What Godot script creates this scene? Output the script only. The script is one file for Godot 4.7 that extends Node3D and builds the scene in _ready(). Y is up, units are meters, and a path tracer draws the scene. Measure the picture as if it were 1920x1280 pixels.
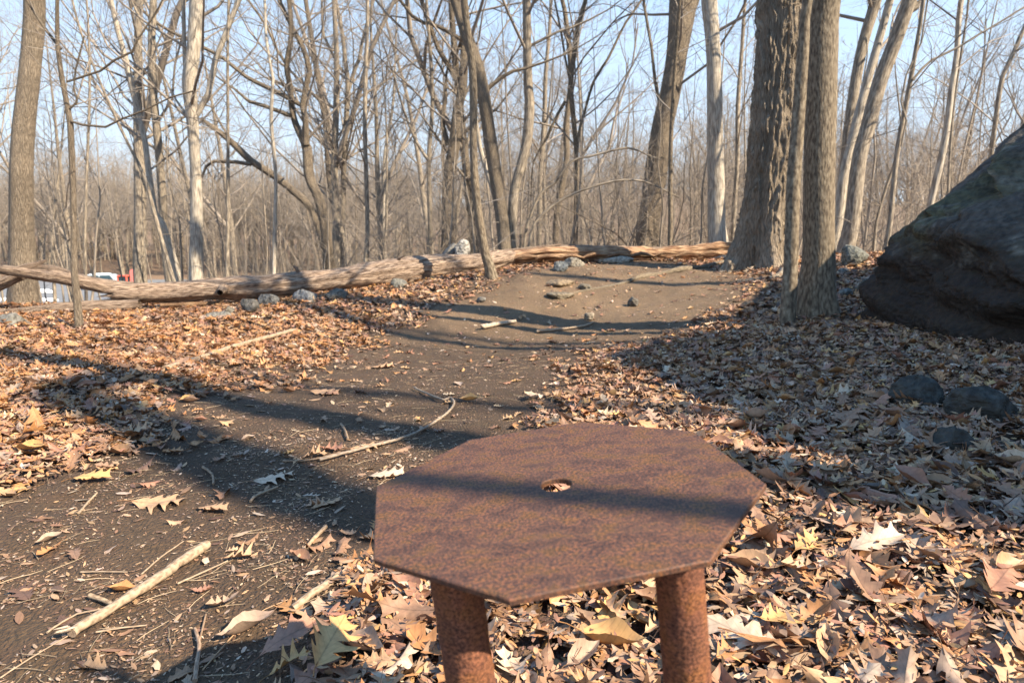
extends Node3D

# ---------------------------------------------------------------- helpers
const F := 1200.0            # focal length of the photograph in its own pixels (1920 wide)
const PITCH := 9.5
const EYE := Vector3(0, 0.9, 0)
const SUN_AZ := 119.0        # clockwise from the view direction
const SUN_EL := 40.0
var M := {}
var rng := RandomNumberGenerator.new()
var n1 := FastNoiseLite.new()
var n2 := FastNoiseLite.new()
var n3 := FastNoiseLite.new()
var taken := {}

class MB:
	var v := PackedVector3Array()
	var n := PackedVector3Array()
	var uv := PackedVector2Array()
	var c := PackedColorArray()
	var ix := PackedInt32Array()
	var tint := Color(1, 1, 1)

	func tube(pts: PackedVector3Array, rad: PackedFloat32Array, sides: int, cap := false) -> void:
		var base := v.size()
		var count := pts.size()
		var along := 0.0
		var t0: Vector3 = (pts[1] - pts[0]).normalized()
		var ref := Vector3.RIGHT if absf(t0.x) < 0.8 else Vector3.FORWARD
		var a := t0.cross(ref).normalized()
		var reps := maxf(1.0, roundf(TAU * rad[0] / 0.25))
		for j in count:
			var t: Vector3 = (pts[mini(j + 1, count - 1)] - pts[maxi(j - 1, 0)]).normalized()
			a = (a - t * a.dot(t)).normalized()
			var b := t.cross(a)
			if j > 0:
				along += pts[j].distance_to(pts[j - 1])
			for i in sides + 1:
				var th := TAU * i / sides
				var d := a * cos(th) + b * sin(th)
				v.append(pts[j] + d * rad[j])
				n.append(d)
				uv.append(Vector2(reps * i / sides, along / 0.5))
				c.append(tint)
		var w := sides + 1
		for j in count - 1:
			for i in sides:
				var p := base + j * w + i
				ix.append(p); ix.append(p + w); ix.append(p + 1)
				ix.append(p + 1); ix.append(p + w); ix.append(p + w + 1)
		if cap:
			for e in [0, count - 1]:
				var o := v.size()
				var t: Vector3 = (pts[1] - pts[0]).normalized() * -1.0 if e == 0 else (pts[count - 1] - pts[count - 2]).normalized()
				v.append(pts[e]); n.append(t); uv.append(Vector2(0.5, 0.5)); c.append(tint)
				for i in sides + 1:
					v.append(v[base + e * w + i]); n.append(t); uv.append(Vector2(0.5, 0.5) + 0.2 * Vector2(cos(TAU * i / sides), sin(TAU * i / sides))); c.append(tint)
				for i in sides:
					if e == 0:
						ix.append(o); ix.append(o + 1 + i); ix.append(o + 2 + i)
					else:
						ix.append(o); ix.append(o + 2 + i); ix.append(o + 1 + i)

	# a sheet of nv rows and nu columns; wrapped round when the last column repeats the first
	func sheet(p: PackedVector3Array, nu: int, nv: int, uvs: PackedVector2Array, cols: PackedColorArray, wrap := false, flip := false) -> void:
		var base := v.size()
		var nn := PackedVector3Array()
		nn.resize(p.size())
		for j in nv:
			for i in nu:
				var il := i - 1
				var ir := i + 1
				if wrap:
					if il < 0: il = nu - 2
					if ir > nu - 1: ir = 1
				else:
					il = maxi(il, 0)
					ir = mini(ir, nu - 1)
				var du: Vector3 = p[j * nu + ir] - p[j * nu + il]
				var dv: Vector3 = p[mini(j + 1, nv - 1) * nu + i] - p[maxi(j - 1, 0) * nu + i]
				var q := dv.cross(du)
				if q.length_squared() < 1e-16:
					q = Vector3.ZERO
				nn[j * nu + i] = (q.normalized() if not flip else -q.normalized())
		for k in p.size():
			v.append(p[k]); n.append(nn[k])
		uv.append_array(uvs)
		c.append_array(cols)
		for j in nv - 1:
			for i in nu - 1:
				var a := base + j * nu + i
				if flip:
					ix.append(a); ix.append(a + nu); ix.append(a + 1)
					ix.append(a + 1); ix.append(a + nu); ix.append(a + nu + 1)
				else:
					ix.append(a); ix.append(a + 1); ix.append(a + nu)
					ix.append(a + 1); ix.append(a + nu + 1); ix.append(a + nu)

	# flat faces given as polygons, outward side seen clockwise or not does not matter: turned away from `from`
	func face(q: Array, from: Vector3) -> void:
		var base := v.size()
		var nr: Vector3 = (q[2] - q[0]).cross(q[1] - q[0]).normalized()
		var mid := Vector3.ZERO
		for p in q: mid += p
		mid /= q.size()
		var turn: bool = nr.dot(mid - from) < 0
		for p in q:
			v.append(p); n.append(-nr if turn else nr); uv.append(Vector2(p.x + p.z, p.y)); c.append(tint)
		for k in range(1, q.size() - 1):
			ix.append(base)
			ix.append(base + (k + 1 if turn else k))
			ix.append(base + (k if turn else k + 1))

	func box(o: Vector3, s: Vector3, ba := Basis.IDENTITY) -> void:
		var h := s / 2
		var k := []
		for i in 8:
			k.append(o + ba * Vector3(h.x if i & 1 else -h.x, h.y if i & 2 else -h.y, h.z if i & 4 else -h.z))
		for f in [[0, 1, 3, 2], [4, 5, 7, 6], [0, 1, 5, 4], [2, 3, 7, 6], [0, 2, 6, 4], [1, 3, 7, 5]]:
			face([k[f[0]], k[f[1]], k[f[2]], k[f[3]]], o)

	func mesh() -> ArrayMesh:
		var a := []
		a.resize(Mesh.ARRAY_MAX)
		a[Mesh.ARRAY_VERTEX] = v
		a[Mesh.ARRAY_NORMAL] = n
		a[Mesh.ARRAY_TEX_UV] = uv
		a[Mesh.ARRAY_COLOR] = c
		a[Mesh.ARRAY_INDEX] = ix
		var m := ArrayMesh.new()
		m.add_surface_from_arrays(Mesh.PRIMITIVE_TRIANGLES, a)
		return m

func numbered(called: String) -> String:
	var k: int = taken.get(called, 0)
	taken[called] = k + 1
	return called if k == 0 else "%s_%03d" % [called, k]

func tag(o: Node, label := "", category := "", group := "", kind := "") -> Node:
	if label: o.set_meta("label", label)
	if category: o.set_meta("category", category)
	if group: o.set_meta("group", group)
	if kind: o.set_meta("kind", kind)
	return o

func base_at(called: String, where: Vector3) -> Node3D:
	var o := Node3D.new()
	o.name = numbered(called)
	add_child(o)
	o.position = where
	return o

func put(called: String, mesh: Mesh, mat: Material, parent: Node = null) -> MeshInstance3D:
	var o := MeshInstance3D.new()
	o.mesh = mesh
	o.material_override = mat
	if parent == null:
		o.name = numbered(called)
		add_child(o)
	else:
		o.name = called
		parent.add_child(o, true)
	return o

func scatter(called: String, mesh: Mesh, mat: Material, xf: Array, cols: PackedColorArray, parent: Node) -> void:
	var mm := MultiMesh.new()
	mm.transform_format = MultiMesh.TRANSFORM_3D
	mm.use_colors = true
	mm.mesh = mesh
	mm.instance_count = xf.size()
	for i in xf.size():
		mm.set_instance_transform(i, xf[i])
		mm.set_instance_color(i, cols[i])
	var o := MultiMeshInstance3D.new()
	o.name = called
	o.multimesh = mm
	o.material_override = mat
	parent.add_child(o, true)
	o.set_meta("kind", "stuff")

func ray(x: float, y: float) -> Vector3:
	var t := deg_to_rad(PITCH)
	var a := (x - 960.0) / F
	var b := (640.0 - y) / F
	return Vector3(a, b * cos(t) - sin(t), -(b * sin(t) + cos(t)))

func at(x: float, y: float, d: float) -> Vector3:      # the point that the photograph shows there, d metres ahead
	var r := ray(x, y)
	return EYE + r * (d / -r.z)

# ---------------------------------------------------------------- the lie of the land
var cpx := PackedFloat64Array()
var cpz := PackedFloat64Array()
var cw := PackedFloat64Array()
const GX0 := -13.0
const GZ0 := -18.0
const GS := 0.125
const GN := 209
const GM := 169
var hgrid := PackedFloat32Array()

func u_of(r2: float) -> float:
	return 0.0 if r2 < 1e-9 else r2 * log(r2)

func fit_ground() -> void:
	var pts := [[0, -1, -0.22], [0, 2, -0.22], [-2, -1, -0.24], [2, -1, -0.14], [1.7, -2.3, -0.1], [-1, -3, -0.22], [-1, -5, -0.27], [0, -6.2, -0.32], [0.2, -8, -0.42], [-1.7, -8.7, -0.37],
		[-3, -4, -0.16], [-4.9, -7.2, -0.18], [-5.5, -10, -0.27], [-8.4, -11, -0.34], [-2.75, -10.3, -0.04], [-0.3, -10.5, 0.18], [1.0, -12, 0.33], [2.5, -12.6, 0.4], [4.26, -11, 0.3], [2.6, -8.5, 0.02],
		[1.7, -9, -0.1], [0.3, -9.3, -0.05], [3.1, -6.9, -0.05], [2.06, -7.34, -0.2], [3.84, -4.8, 0.0], [3.1, -5.8, -0.03], [5, -3, 0.1], [1.3, -4.3, -0.14], [4.4, -8.2, 0.2], [5, -10, 0.48],
		[2.5, -16, -0.1], [0, -14.5, 0.05], [-3, -14, -0.45], [6, -14, 0.35], [-6, -14, -0.7], [-10, -14, -0.85], [10, -10, 0.7], [10, -4, 0.7], [-9, -3, 0.0], [-9, -6, -0.12], [9, 2, 0.5], [-9, 2, 0.05]]
	var n := pts.size()
	var m := n + 3
	var a := []
	for i in m:
		var row := PackedFloat64Array()
		row.resize(m + 1)
		a.append(row)
	for i in n:
		cpx.append(pts[i][0]); cpz.append(pts[i][1])
	for i in n:
		for j in n:
			a[i][j] = u_of((cpx[i] - cpx[j]) ** 2 + (cpz[i] - cpz[j]) ** 2) + (0.05 if i == j else 0.0)
		a[i][n] = 1.0; a[i][n + 1] = cpx[i]; a[i][n + 2] = cpz[i]
		a[n][i] = 1.0; a[n + 1][i] = cpx[i]; a[n + 2][i] = cpz[i]
		a[i][m] = pts[i][2]
	for k in m:
		var best := k
		for i in range(k, m):
			if absf(a[i][k]) > absf(a[best][k]): best = i
		var t = a[k]; a[k] = a[best]; a[best] = t
		for i in m:
			if i == k: continue
			var f: float = a[i][k] / a[k][k]
			if f == 0.0: continue
			for j in range(k, m + 1):
				a[i][j] -= f * a[k][j]
	for k in m: cw.append(a[k][m] / a[k][k])
	hgrid.resize(GN * GM)
	for j in GM:
		for i in GN:
			var x := GX0 + i * GS
			var z := GZ0 + j * GS
			var h: float = cw[n] + cw[n + 1] * x + cw[n + 2] * z
			for k in n:
				h += cw[k] * u_of((x - cpx[k]) ** 2 + (z - cpz[k]) ** 2)
			hgrid[j * GN + i] = clampf(h, -1.2, 1.0)

func near_h(x: float, z: float) -> float:
	var fx := clampf((x - GX0) / GS, 0.0, GN - 1.001)
	var fz := clampf((z - GZ0) / GS, 0.0, GM - 1.001)
	var i := int(fx)
	var j := int(fz)
	fx -= i; fz -= j
	var k := j * GN + i
	return lerpf(lerpf(hgrid[k], hgrid[k + 1], fx), lerpf(hgrid[k + GN], hgrid[k + GN + 1], fx), fz)

func ground(x: float, z: float) -> float:
	var d := -z
	var h := near_h(x, z)
	if d < 26.0 and absf(x) < 14.0:
		h += 0.035 * n1.get_noise_2d(x * 9.0, z * 9.0) + 0.014 * n1.get_noise_2d(x * 40.0, z * 40.0) + 0.012 * n1.get_noise_2d(x * 100.0, z * 100.0)
	if d > 13.5:
		var s := x / maxf(d, 1.0)
		var low := lerpf(-4.7, -2.4, smoothstep(-0.3, 0.25, s))
		h = lerpf(h, low, smoothstep(13.5, 42.0, d))
		h += maxf(0.0, minf(d, 330.0) - 84.0) * (0.085 + 0.02 * sin(x * 0.02))
	return h

func gpx(x: float, y: float) -> Vector3:               # where the line of sight through that point of the photograph meets the ground
	var r := ray(x, y)
	var t := 0.6
	var last := t
	while t < 40.0:
		var p := EYE + r * t
		if p.y < ground(p.x, p.z):
			var lo := last
			var hi := t
			for k in 12:
				var mid := (lo + hi) / 2
				var q := EYE + r * mid
				if q.y < ground(q.x, q.z): hi = mid
				else: lo = mid
			return EYE + r * hi
		last = t
		t *= 1.03
	return EYE + r * 14.0

func path_edge(d: float) -> Vector2:
	var k := [[0.0, -3.0, -0.6], [1.0, -2.9, -0.58], [1.6, -2.8, -0.54], [2.0, -2.6, -0.46], [2.87, -2.2, -0.24], [3.67, -1.95, 0.12], [4.3, -1.95, 0.46], [5.2, -2.05, 0.48], [6.3, -1.95, 1.0], [7.2, -1.9, 1.8], [8.2, -1.8, 3.0], [9.3, -1.05, 3.5], [11.0, 0.1, 3.8], [12.0, 1.3, 3.2], [12.6, 2.2, 2.4]]
	if d <= 0.0: return Vector2(-3.0, -0.6)
	for i in k.size() - 1:
		if d < k[i + 1][0]:
			var f: float = (d - k[i][0]) / (k[i + 1][0] - k[i][0])
			return Vector2(lerpf(k[i][1], k[i + 1][1], f), lerpf(k[i][2], k[i + 1][2], f))
	return Vector2(5, 4)

func bare(x: float, z: float) -> float:                 # 1 on the trodden soil, 0 in the leaves
	var d := -z
	if d > 12.6 or d < -3.0: return 0.0
	var e := path_edge(d)
	var w := (0.46 if x < e.x + 0.8 else 0.3) * n1.get_noise_2d(x * 14.0 + 50.0, z * 14.0) + 0.1 * n1.get_noise_2d(x * 60.0, z * 60.0)
	var soft := 0.26 + 0.045 * d
	return smoothstep(-soft, soft, minf(x - e.x, e.y - x) + w)

# ---------------------------------------------------------------- materials
func noise_tex(seed_: int, freq: float, kind := FastNoiseLite.FRACTAL_FBM, size := 512, ramp: Gradient = null, oct := 5, gain := 0.5) -> NoiseTexture2D:
	var f := FastNoiseLite.new()
	f.seed = seed_
	f.noise_type = FastNoiseLite.TYPE_SIMPLEX_SMOOTH
	f.fractal_gain = gain
	f.frequency = freq
	f.fractal_type = kind
	f.fractal_octaves = oct
	var t := NoiseTexture2D.new()
	t.width = size
	t.height = size
	t.seamless = true
	t.seamless_blend_skirt = 0.3
	t.noise = f
	if ramp: t.color_ramp = ramp
	return t

func ramp(stops: Array) -> Gradient:
	var g := Gradient.new()
	var o := PackedFloat32Array()
	var c := PackedColorArray()
	for s in stops:
		o.append(s[0])
		c.append(Color(s[1], s[2], s[3]).linear_to_srgb())
	g.offsets = o
	g.colors = c
	return g

func mat(called: String, rough: float, vertex := true) -> StandardMaterial3D:
	var m := StandardMaterial3D.new()
	m.resource_name = called
	m.roughness = rough
	m.vertex_color_use_as_albedo = vertex
	M[called] = m
	return m

func lin(r: float, g: float, b: float) -> Color:
	return Color(r, g, b).linear_to_srgb()

func materials() -> void:
	# bark: furrows run along the trunk (u goes round, v along)
	var furrow := noise_tex(11, 0.012, FastNoiseLite.FRACTAL_RIDGED, 512, null, 4)
	var fine := noise_tex(12, 0.03, FastNoiseLite.FRACTAL_FBM, 512, null, 5)
	for b in [["bark_furrowed", furrow, ramp([[0.0, 0.35, 0.285, 0.215], [0.45, 0.3, 0.24, 0.175], [0.8, 0.17, 0.13, 0.09], [1.0, 0.09, 0.068, 0.048]]), -4.0, Vector3(1.8, 0.32, 1), 11, 0.012, FastNoiseLite.FRACTAL_RIDGED],
			["bark_smooth", fine, ramp([[0.25, 0.14, 0.112, 0.083], [0.48, 0.235, 0.193, 0.146], [0.75, 0.36, 0.305, 0.235]]), 0.6, Vector3(1.0, 0.35, 1), 13, 0.01, FastNoiseLite.FRACTAL_FBM],
			["bark_pale", fine, ramp([[0.25, 0.22, 0.185, 0.145], [0.47, 0.36, 0.31, 0.25], [0.72, 0.47, 0.415, 0.335]]), 0.4, Vector3(1.4, 0.3, 1), 14, 0.01, FastNoiseLite.FRACTAL_FBM],
			["bark_mossy", fine, ramp([[0.25, 0.075, 0.056, 0.037], [0.42, 0.14, 0.107, 0.072], [0.58, 0.175, 0.138, 0.094], [0.78, 0.25, 0.205, 0.145]]), 0.4, Vector3(0.5, 0.3, 1), 15, 0.03, FastNoiseLite.FRACTAL_FBM]]:
		var m := mat(b[0], 0.9)
		m.albedo_texture = noise_tex(b[5], b[6], b[7], 512, b[2], 5)
		m.heightmap_enabled = true
		m.heightmap_texture = b[1]
		m.heightmap_scale = b[3]
		m.uv1_scale = b[4]
	var m := mat("twigs", 0.85)
	m.albedo_color = lin(0.25, 0.21, 0.172)
	m = mat("wood", 0.85)                            # weathered, barkless wood of the fallen log
	m.albedo_texture = noise_tex(21, 0.012, FastNoiseLite.FRACTAL_FBM, 512, ramp([[0.22, 0.06, 0.038, 0.026], [0.4, 0.19, 0.128, 0.088], [0.58, 0.32, 0.228, 0.162], [0.8, 0.44, 0.335, 0.245]]), 6, 0.66)
	m.heightmap_enabled = true
	m.heightmap_texture = noise_tex(22, 0.014, FastNoiseLite.FRACTAL_RIDGED, 512, null, 4)
	m.heightmap_scale = -1.2
	m.uv1_scale = Vector3(1.6, 0.42, 1)
	m = mat("rot", 0.9)
	m.albedo_texture = noise_tex(23, 0.02, FastNoiseLite.FRACTAL_FBM, 256, ramp([[0.2, 0.1, 0.045, 0.025], [0.5, 0.29, 0.165, 0.09], [0.8, 0.45, 0.31, 0.19]]), 5)
	m.heightmap_enabled = true
	m.heightmap_texture = m.albedo_texture
	m.heightmap_scale = 2.0
	m.uv1_scale = Vector3(2.0, 0.3, 1)
	m = mat("stick", 0.8)
	m.albedo_texture = noise_tex(24, 0.02, FastNoiseLite.FRACTAL_FBM, 256, ramp([[0.25, 0.27, 0.2, 0.14], [0.5, 0.42, 0.33, 0.24], [0.8, 0.54, 0.44, 0.33]]), 4)
	m.uv1_scale = Vector3(1.0, 3.0, 1)
	m = mat("ground", 0.95)
	m.albedo_texture = noise_tex(31, 0.02, FastNoiseLite.FRACTAL_FBM, 1024, ramp([[0.2, 0.5, 0.5, 0.5], [0.5, 0.75, 0.74, 0.73], [0.72, 1.0, 0.98, 0.95], [0.86, 1.6, 1.5, 1.4]]), 6)
	m.heightmap_enabled = true
	m.heightmap_texture = noise_tex(32, 0.03, FastNoiseLite.FRACTAL_FBM, 1024, null, 6)
	m.heightmap_scale = 1.4
	m.uv1_triplanar = true
	m.uv1_world_triplanar = true
	m.uv1_scale = Vector3(1.7, 1.7, 1.7)
	m = mat("rock", 0.85)
	m.albedo_texture = noise_tex(33, 0.016, FastNoiseLite.FRACTAL_FBM, 512, ramp([[0.2, 0.28, 0.27, 0.26], [0.45, 0.65, 0.64, 0.62], [0.58, 0.95, 0.94, 0.92], [0.72, 1.35, 1.33, 1.3]]), 6)
	m.heightmap_enabled = true
	m.heightmap_texture = noise_tex(34, 0.014, FastNoiseLite.FRACTAL_FBM, 512, null, 6)
	m.heightmap_scale = 3.0
	m.uv1_triplanar = true
	m.uv1_scale = Vector3(1.9, 1.9, 1.9)
	for r in [["rust_plate", ramp([[0.3, 0.04, 0.024, 0.02], [0.43, 0.086, 0.047, 0.034], [0.55, 0.135, 0.066, 0.042], [0.66, 0.24, 0.092, 0.045]]), 0.62, Vector3(4.0, 4.0, 4.0), 41, 0.05, 0.04],
			["rust_leg", ramp([[0.33, 0.05, 0.024, 0.016], [0.42, 0.11, 0.042, 0.025], [0.53, 0.17, 0.063, 0.033], [0.68, 0.28, 0.115, 0.065]]), 0.88, Vector3(5.0, 5.0, 5.0), 42, 0.14, 0.034]]:
		m = mat(r[0], r[2], false)
		m.albedo_texture = noise_tex(r[4], r[6], FastNoiseLite.FRACTAL_FBM, 1024, r[1], 7, 0.72)
		m.detail_enabled = true
		m.detail_blend_mode = BaseMaterial3D.BLEND_MODE_MUL
		m.detail_uv_layer = BaseMaterial3D.DETAIL_UV_2
		m.detail_albedo = noise_tex(r[4] + 9, 0.007, FastNoiseLite.FRACTAL_FBM, 1024, ramp([[0.3, 0.6, 0.62, 0.68], [0.43, 0.85, 0.86, 0.9], [0.5, 1.05, 1.0, 0.95], [0.57, 1.2, 1.0, 0.86], [0.63, 1.6, 1.0, 0.72], [0.75, 1.8, 1.0, 0.65]]), 7, 0.68)
		m.uv2_triplanar = true
		m.uv2_scale = Vector3(1.9, 1.9, 2.9)
		m.heightmap_enabled = true
		m.heightmap_texture = noise_tex(r[4] + 5, 0.03, FastNoiseLite.FRACTAL_FBM, 512, null, 5)
		m.heightmap_scale = r[5]
		m.uv1_triplanar = true
		m.uv1_scale = r[3]
		m.metallic_specular = 0.4
	m = mat("leaf", 0.62)
	m.albedo_texture = leaf_print()
	m.cull_mode = BaseMaterial3D.CULL_DISABLED
	m.backlight_enabled = true
	m.backlight = Color(0.28, 0.2, 0.12)
	m = mat("straw", 0.8)
	m = mat("asphalt", 0.9)
	m = mat("snow", 0.6)
	m = mat("paint", 0.35)
	m.clearcoat_enabled = true
	m.clearcoat = 0.5
	m = mat("glass_dark", 0.08, false)
	m.albedo_color = lin(0.03, 0.05, 0.06)
	m = mat("rubber", 0.9, false)
	m.albedo_color = lin(0.03, 0.03, 0.03)

func leaf_print() -> ImageTexture:
	var s := 192
	var im := Image.create(s, s, false, Image.FORMAT_RGB8)
	var f := FastNoiseLite.new()
	f.frequency = 0.03
	f.fractal_octaves = 4
	for y in s:
		var w := (y + 0.5) / s * 2.0 - 1.0
		for x in s:
			var t := (x + 0.5) / s
			var k := 0.9 + 0.22 * f.get_noise_2d(x * 1.4, y * 1.4)
			k -= 0.3 * exp(-pow(w / 0.02, 2.0))
			var q := fposmod((t - absf(w) * 0.75) * 7.0, 1.0)
			k -= 0.16 * exp(-pow((q - 0.5) / 0.06, 2.0))
			k = clampf(k, 0.0, 1.0)
			im.set_pixel(x, y, Color(k, k * (0.99 - 0.03 * f.get_noise_2d(y, x)), k * 0.98).linear_to_srgb())
	return ImageTexture.create_from_image(im)

# ---------------------------------------------------------------- leaves
func leaf_mesh(kind: int, seed_: int, curl: float, cup: float, twist: float, stem := true) -> ArrayMesh:
	var r := RandomNumberGenerator.new()
	r.seed = seed_
	var e := []                        # per side: [t on the midrib, t at the edge, half width]
	for side in 2:
		var l := [[0.0, 0.0, 0.012], [0.08, 0.08, 0.05]]
		if kind == 0:                    # deeply cut, pointed lobes
			var tips := [[0.2, 0.2], [0.42, 0.36], [0.64, 0.34], [0.83, 0.2]]
			for k in tips.size():
				var t: float = tips[k][0] + r.randf_range(-0.015, 0.015)
				var w: float = tips[k][1] * r.randf_range(0.85, 1.12)
				l.append([t - 0.055, t - 0.035, w * 0.62])
				l.append([t - 0.02, t + 0.025, w * 0.86])
				l.append([t, t + 0.075, w])
				l.append([t + 0.035, t + 0.06, w * 0.66])
				if k < 3: l.append([t + 0.1, t + 0.095, r.randf_range(0.07, 0.13)])
			l.append([0.93, 0.93, 0.05])
		elif kind == 1:                  # rounded lobes
			for k in 4:
				var t := 0.2 + k * 0.2
				var w: float = [0.14, 0.24, 0.27, 0.17][k] * r.randf_range(0.9, 1.1)
				l.append([t - 0.05, t - 0.04, w * 0.8])
				l.append([t, t + 0.02, w])
				l.append([t + 0.05, t + 0.055, w * 0.8])
				if k < 3: l.append([t + 0.1, t + 0.1, w * 0.45])
		else:                             # plain oval
			for k in range(1, 9):
				var t := 0.06 + k * 0.105
				l.append([t, t + 0.01, 0.26 * sin(PI * pow(t, 0.85)) * r.randf_range(0.9, 1.06)])
		l.append([1.0, 1.0, 0.004])
		e.append(l)
	var mb := MB.new()
	var ph := r.randf() * TAU
	var bend := func(t: float, w: float) -> Vector3:
		var a := curl * (t - 0.5)
		var x := (sin(a) / curl if absf(curl) > 0.01 else t - 0.5)
		var y := ((1.0 - cos(a)) / curl if absf(curl) > 0.01 else 0.0)
		var tw := twist * (t - 0.5)
		var lift := cup * w * w * 2.2 + 0.12 * cup * absf(w) + 0.025 * sin(t * 9.0 + ph) * absf(w) * 4.0 + 0.03 * sin(w * 14.0 + ph + t * 5.0)
		var side := w * (1.0 - 0.5 * absf(cup) * absf(w))
		return Vector3(x - sin(a) * lift, y + cos(a) * lift + side * sin(tw), side * cos(tw))
	for side in 2:
		var l = e[side]
		var s := 1.0 if side == 0 else -1.0
		var p := PackedVector3Array()
		var uv := PackedVector2Array()
		var co := PackedColorArray()
		for k in l.size():
			for q in 4:
				var f := q / 3.0
				var t: float = lerpf(l[k][0], l[k][1], f)
				var w: float = l[k][2] * f * s
				p.append(bend.call(t, w))
				uv.append(Vector2(t, 0.5 + w))
				co.append(Color(1, 1, 1))
		mb.sheet(p, 4, l.size(), uv, co, false, side == 0)
	if stem:
		var a0: Vector3 = bend.call(0.0, 0.0)
		var a1: Vector3 = bend.call(0.1, 0.0)
		var dir := (a0 - a1).normalized()
		mb.tint = Color(0.55, 0.45, 0.35)
		mb.tube(PackedVector3Array([a1 + Vector3(0, 0.004, 0), a0, a0 + dir * 0.12 + Vector3(0, 0.01, 0.012), a0 + dir * 0.24 + Vector3(0, 0.0, 0.045)]), PackedFloat32Array([0.006, 0.008, 0.008, 0.01]), 4)
	return mb.mesh()

const LEAF_TONES := [["tan", 0.43, 0.265, 0.15], ["orange brown", 0.42, 0.205, 0.085], ["golden tan", 0.55, 0.32, 0.125], ["pale buff", 0.55, 0.41, 0.29], ["brown", 0.27, 0.152, 0.09], ["reddish brown", 0.32, 0.16, 0.1], ["dark brown", 0.14, 0.077, 0.05], ["grey brown", 0.33, 0.23, 0.165]]
var leaf_meshes := []
var leaf_flat := []
var leaf_mats := []

func pick_tone() -> int:
	var q := rng.randf()
	var sums := [0.22, 0.36, 0.41, 0.48, 0.68, 0.84, 0.92, 1.0]
	for i in 8:
		if q < sums[i]: return i
	return 0

func tone(i: int, j := 0.14) -> Color:
	var k := rng.randf_range(1.0 - j, 1.0 + j)
	var t = LEAF_TONES[i]
	return Color(t[1] * k * rng.randf_range(0.95, 1.05), t[2] * k, t[3] * k * rng.randf_range(0.9, 1.1))

func ground_normal(x: float, z: float) -> Vector3:
	var e := 0.06
	return Vector3(near_h(x - e, z) - near_h(x + e, z), 2 * e, near_h(x, z - e) - near_h(x, z + e)).normalized()

func lying(p: Vector3, yaw: float, tilt: float, size: float) -> Transform3D:
	var nrm := ground_normal(p.x, p.z)
	var b := Basis(Vector3(nrm.y, -nrm.x, 0).normalized(), nrm, Vector3(nrm.y, -nrm.x, 0).normalized().cross(nrm)) * Basis(Vector3.UP, yaw)
	var ax := Vector3(cos(yaw * 3.1), 0, sin(yaw * 3.1))
	b = Basis(ax, tilt) * b
	return Transform3D(b.scaled(Vector3.ONE * size), p)

func project(p: Vector3) -> Vector3:
	var t := deg_to_rad(PITCH)
	var q := p - EYE
	var zc := q.y * -sin(t) + -q.z * cos(t)
	var yc := q.y * cos(t) + -q.z * sin(t)
	if zc < 0.2: return Vector3(-9999, -9999, -1)
	return Vector3(960 + F * q.x / zc, 640 - F * yc / zc, zc)

func leaf_place(q: Vector3) -> String:
	if q.y > 1150 and q.x > 1330: return "%s of the right stool leg" % ("near right" if q.x < 1480 else "right" if q.x < 1700 else "far right")
	if q.x > 1330 and q.y > 980: return "in sunlit litter %s the seat plate" % ("beside" if q.x < 1500 else "right of" if q.x < 1720 else "far right of")
	if q.x > 1250: return "behind the seat plate %s" % ("towards the path" if q.x < 1450 else "below the dark rocks" if q.x < 1700 else "near the right edge")
	if q.x > 900 and q.y > 1080: return "between the stool legs nearer the %s" % ("left" if q.x < 1060 else "right")
	if q.y > 1120: return "at bottom %s" % ("left of the stool leg" if q.x > 560 else "near the dark bent twig" if q.x > 300 else "below the thick pale stick")
	if q.y > 990: return "on the soil %s" % ("beside the seat plate" if q.x > 520 else "beyond the thick pale stick" if q.x > 230 else "left of the thick pale stick")
	if q.x < 700 and q.y > 830: return "on the dark soil %s" % ("by the left edge" if q.x < 230 else "in the broad shadow" if q.x < 480 else "near the hooked branch")
	if q.x < 500: return "in the litter left of the path"
	return "on the path edge behind the stool"

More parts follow.
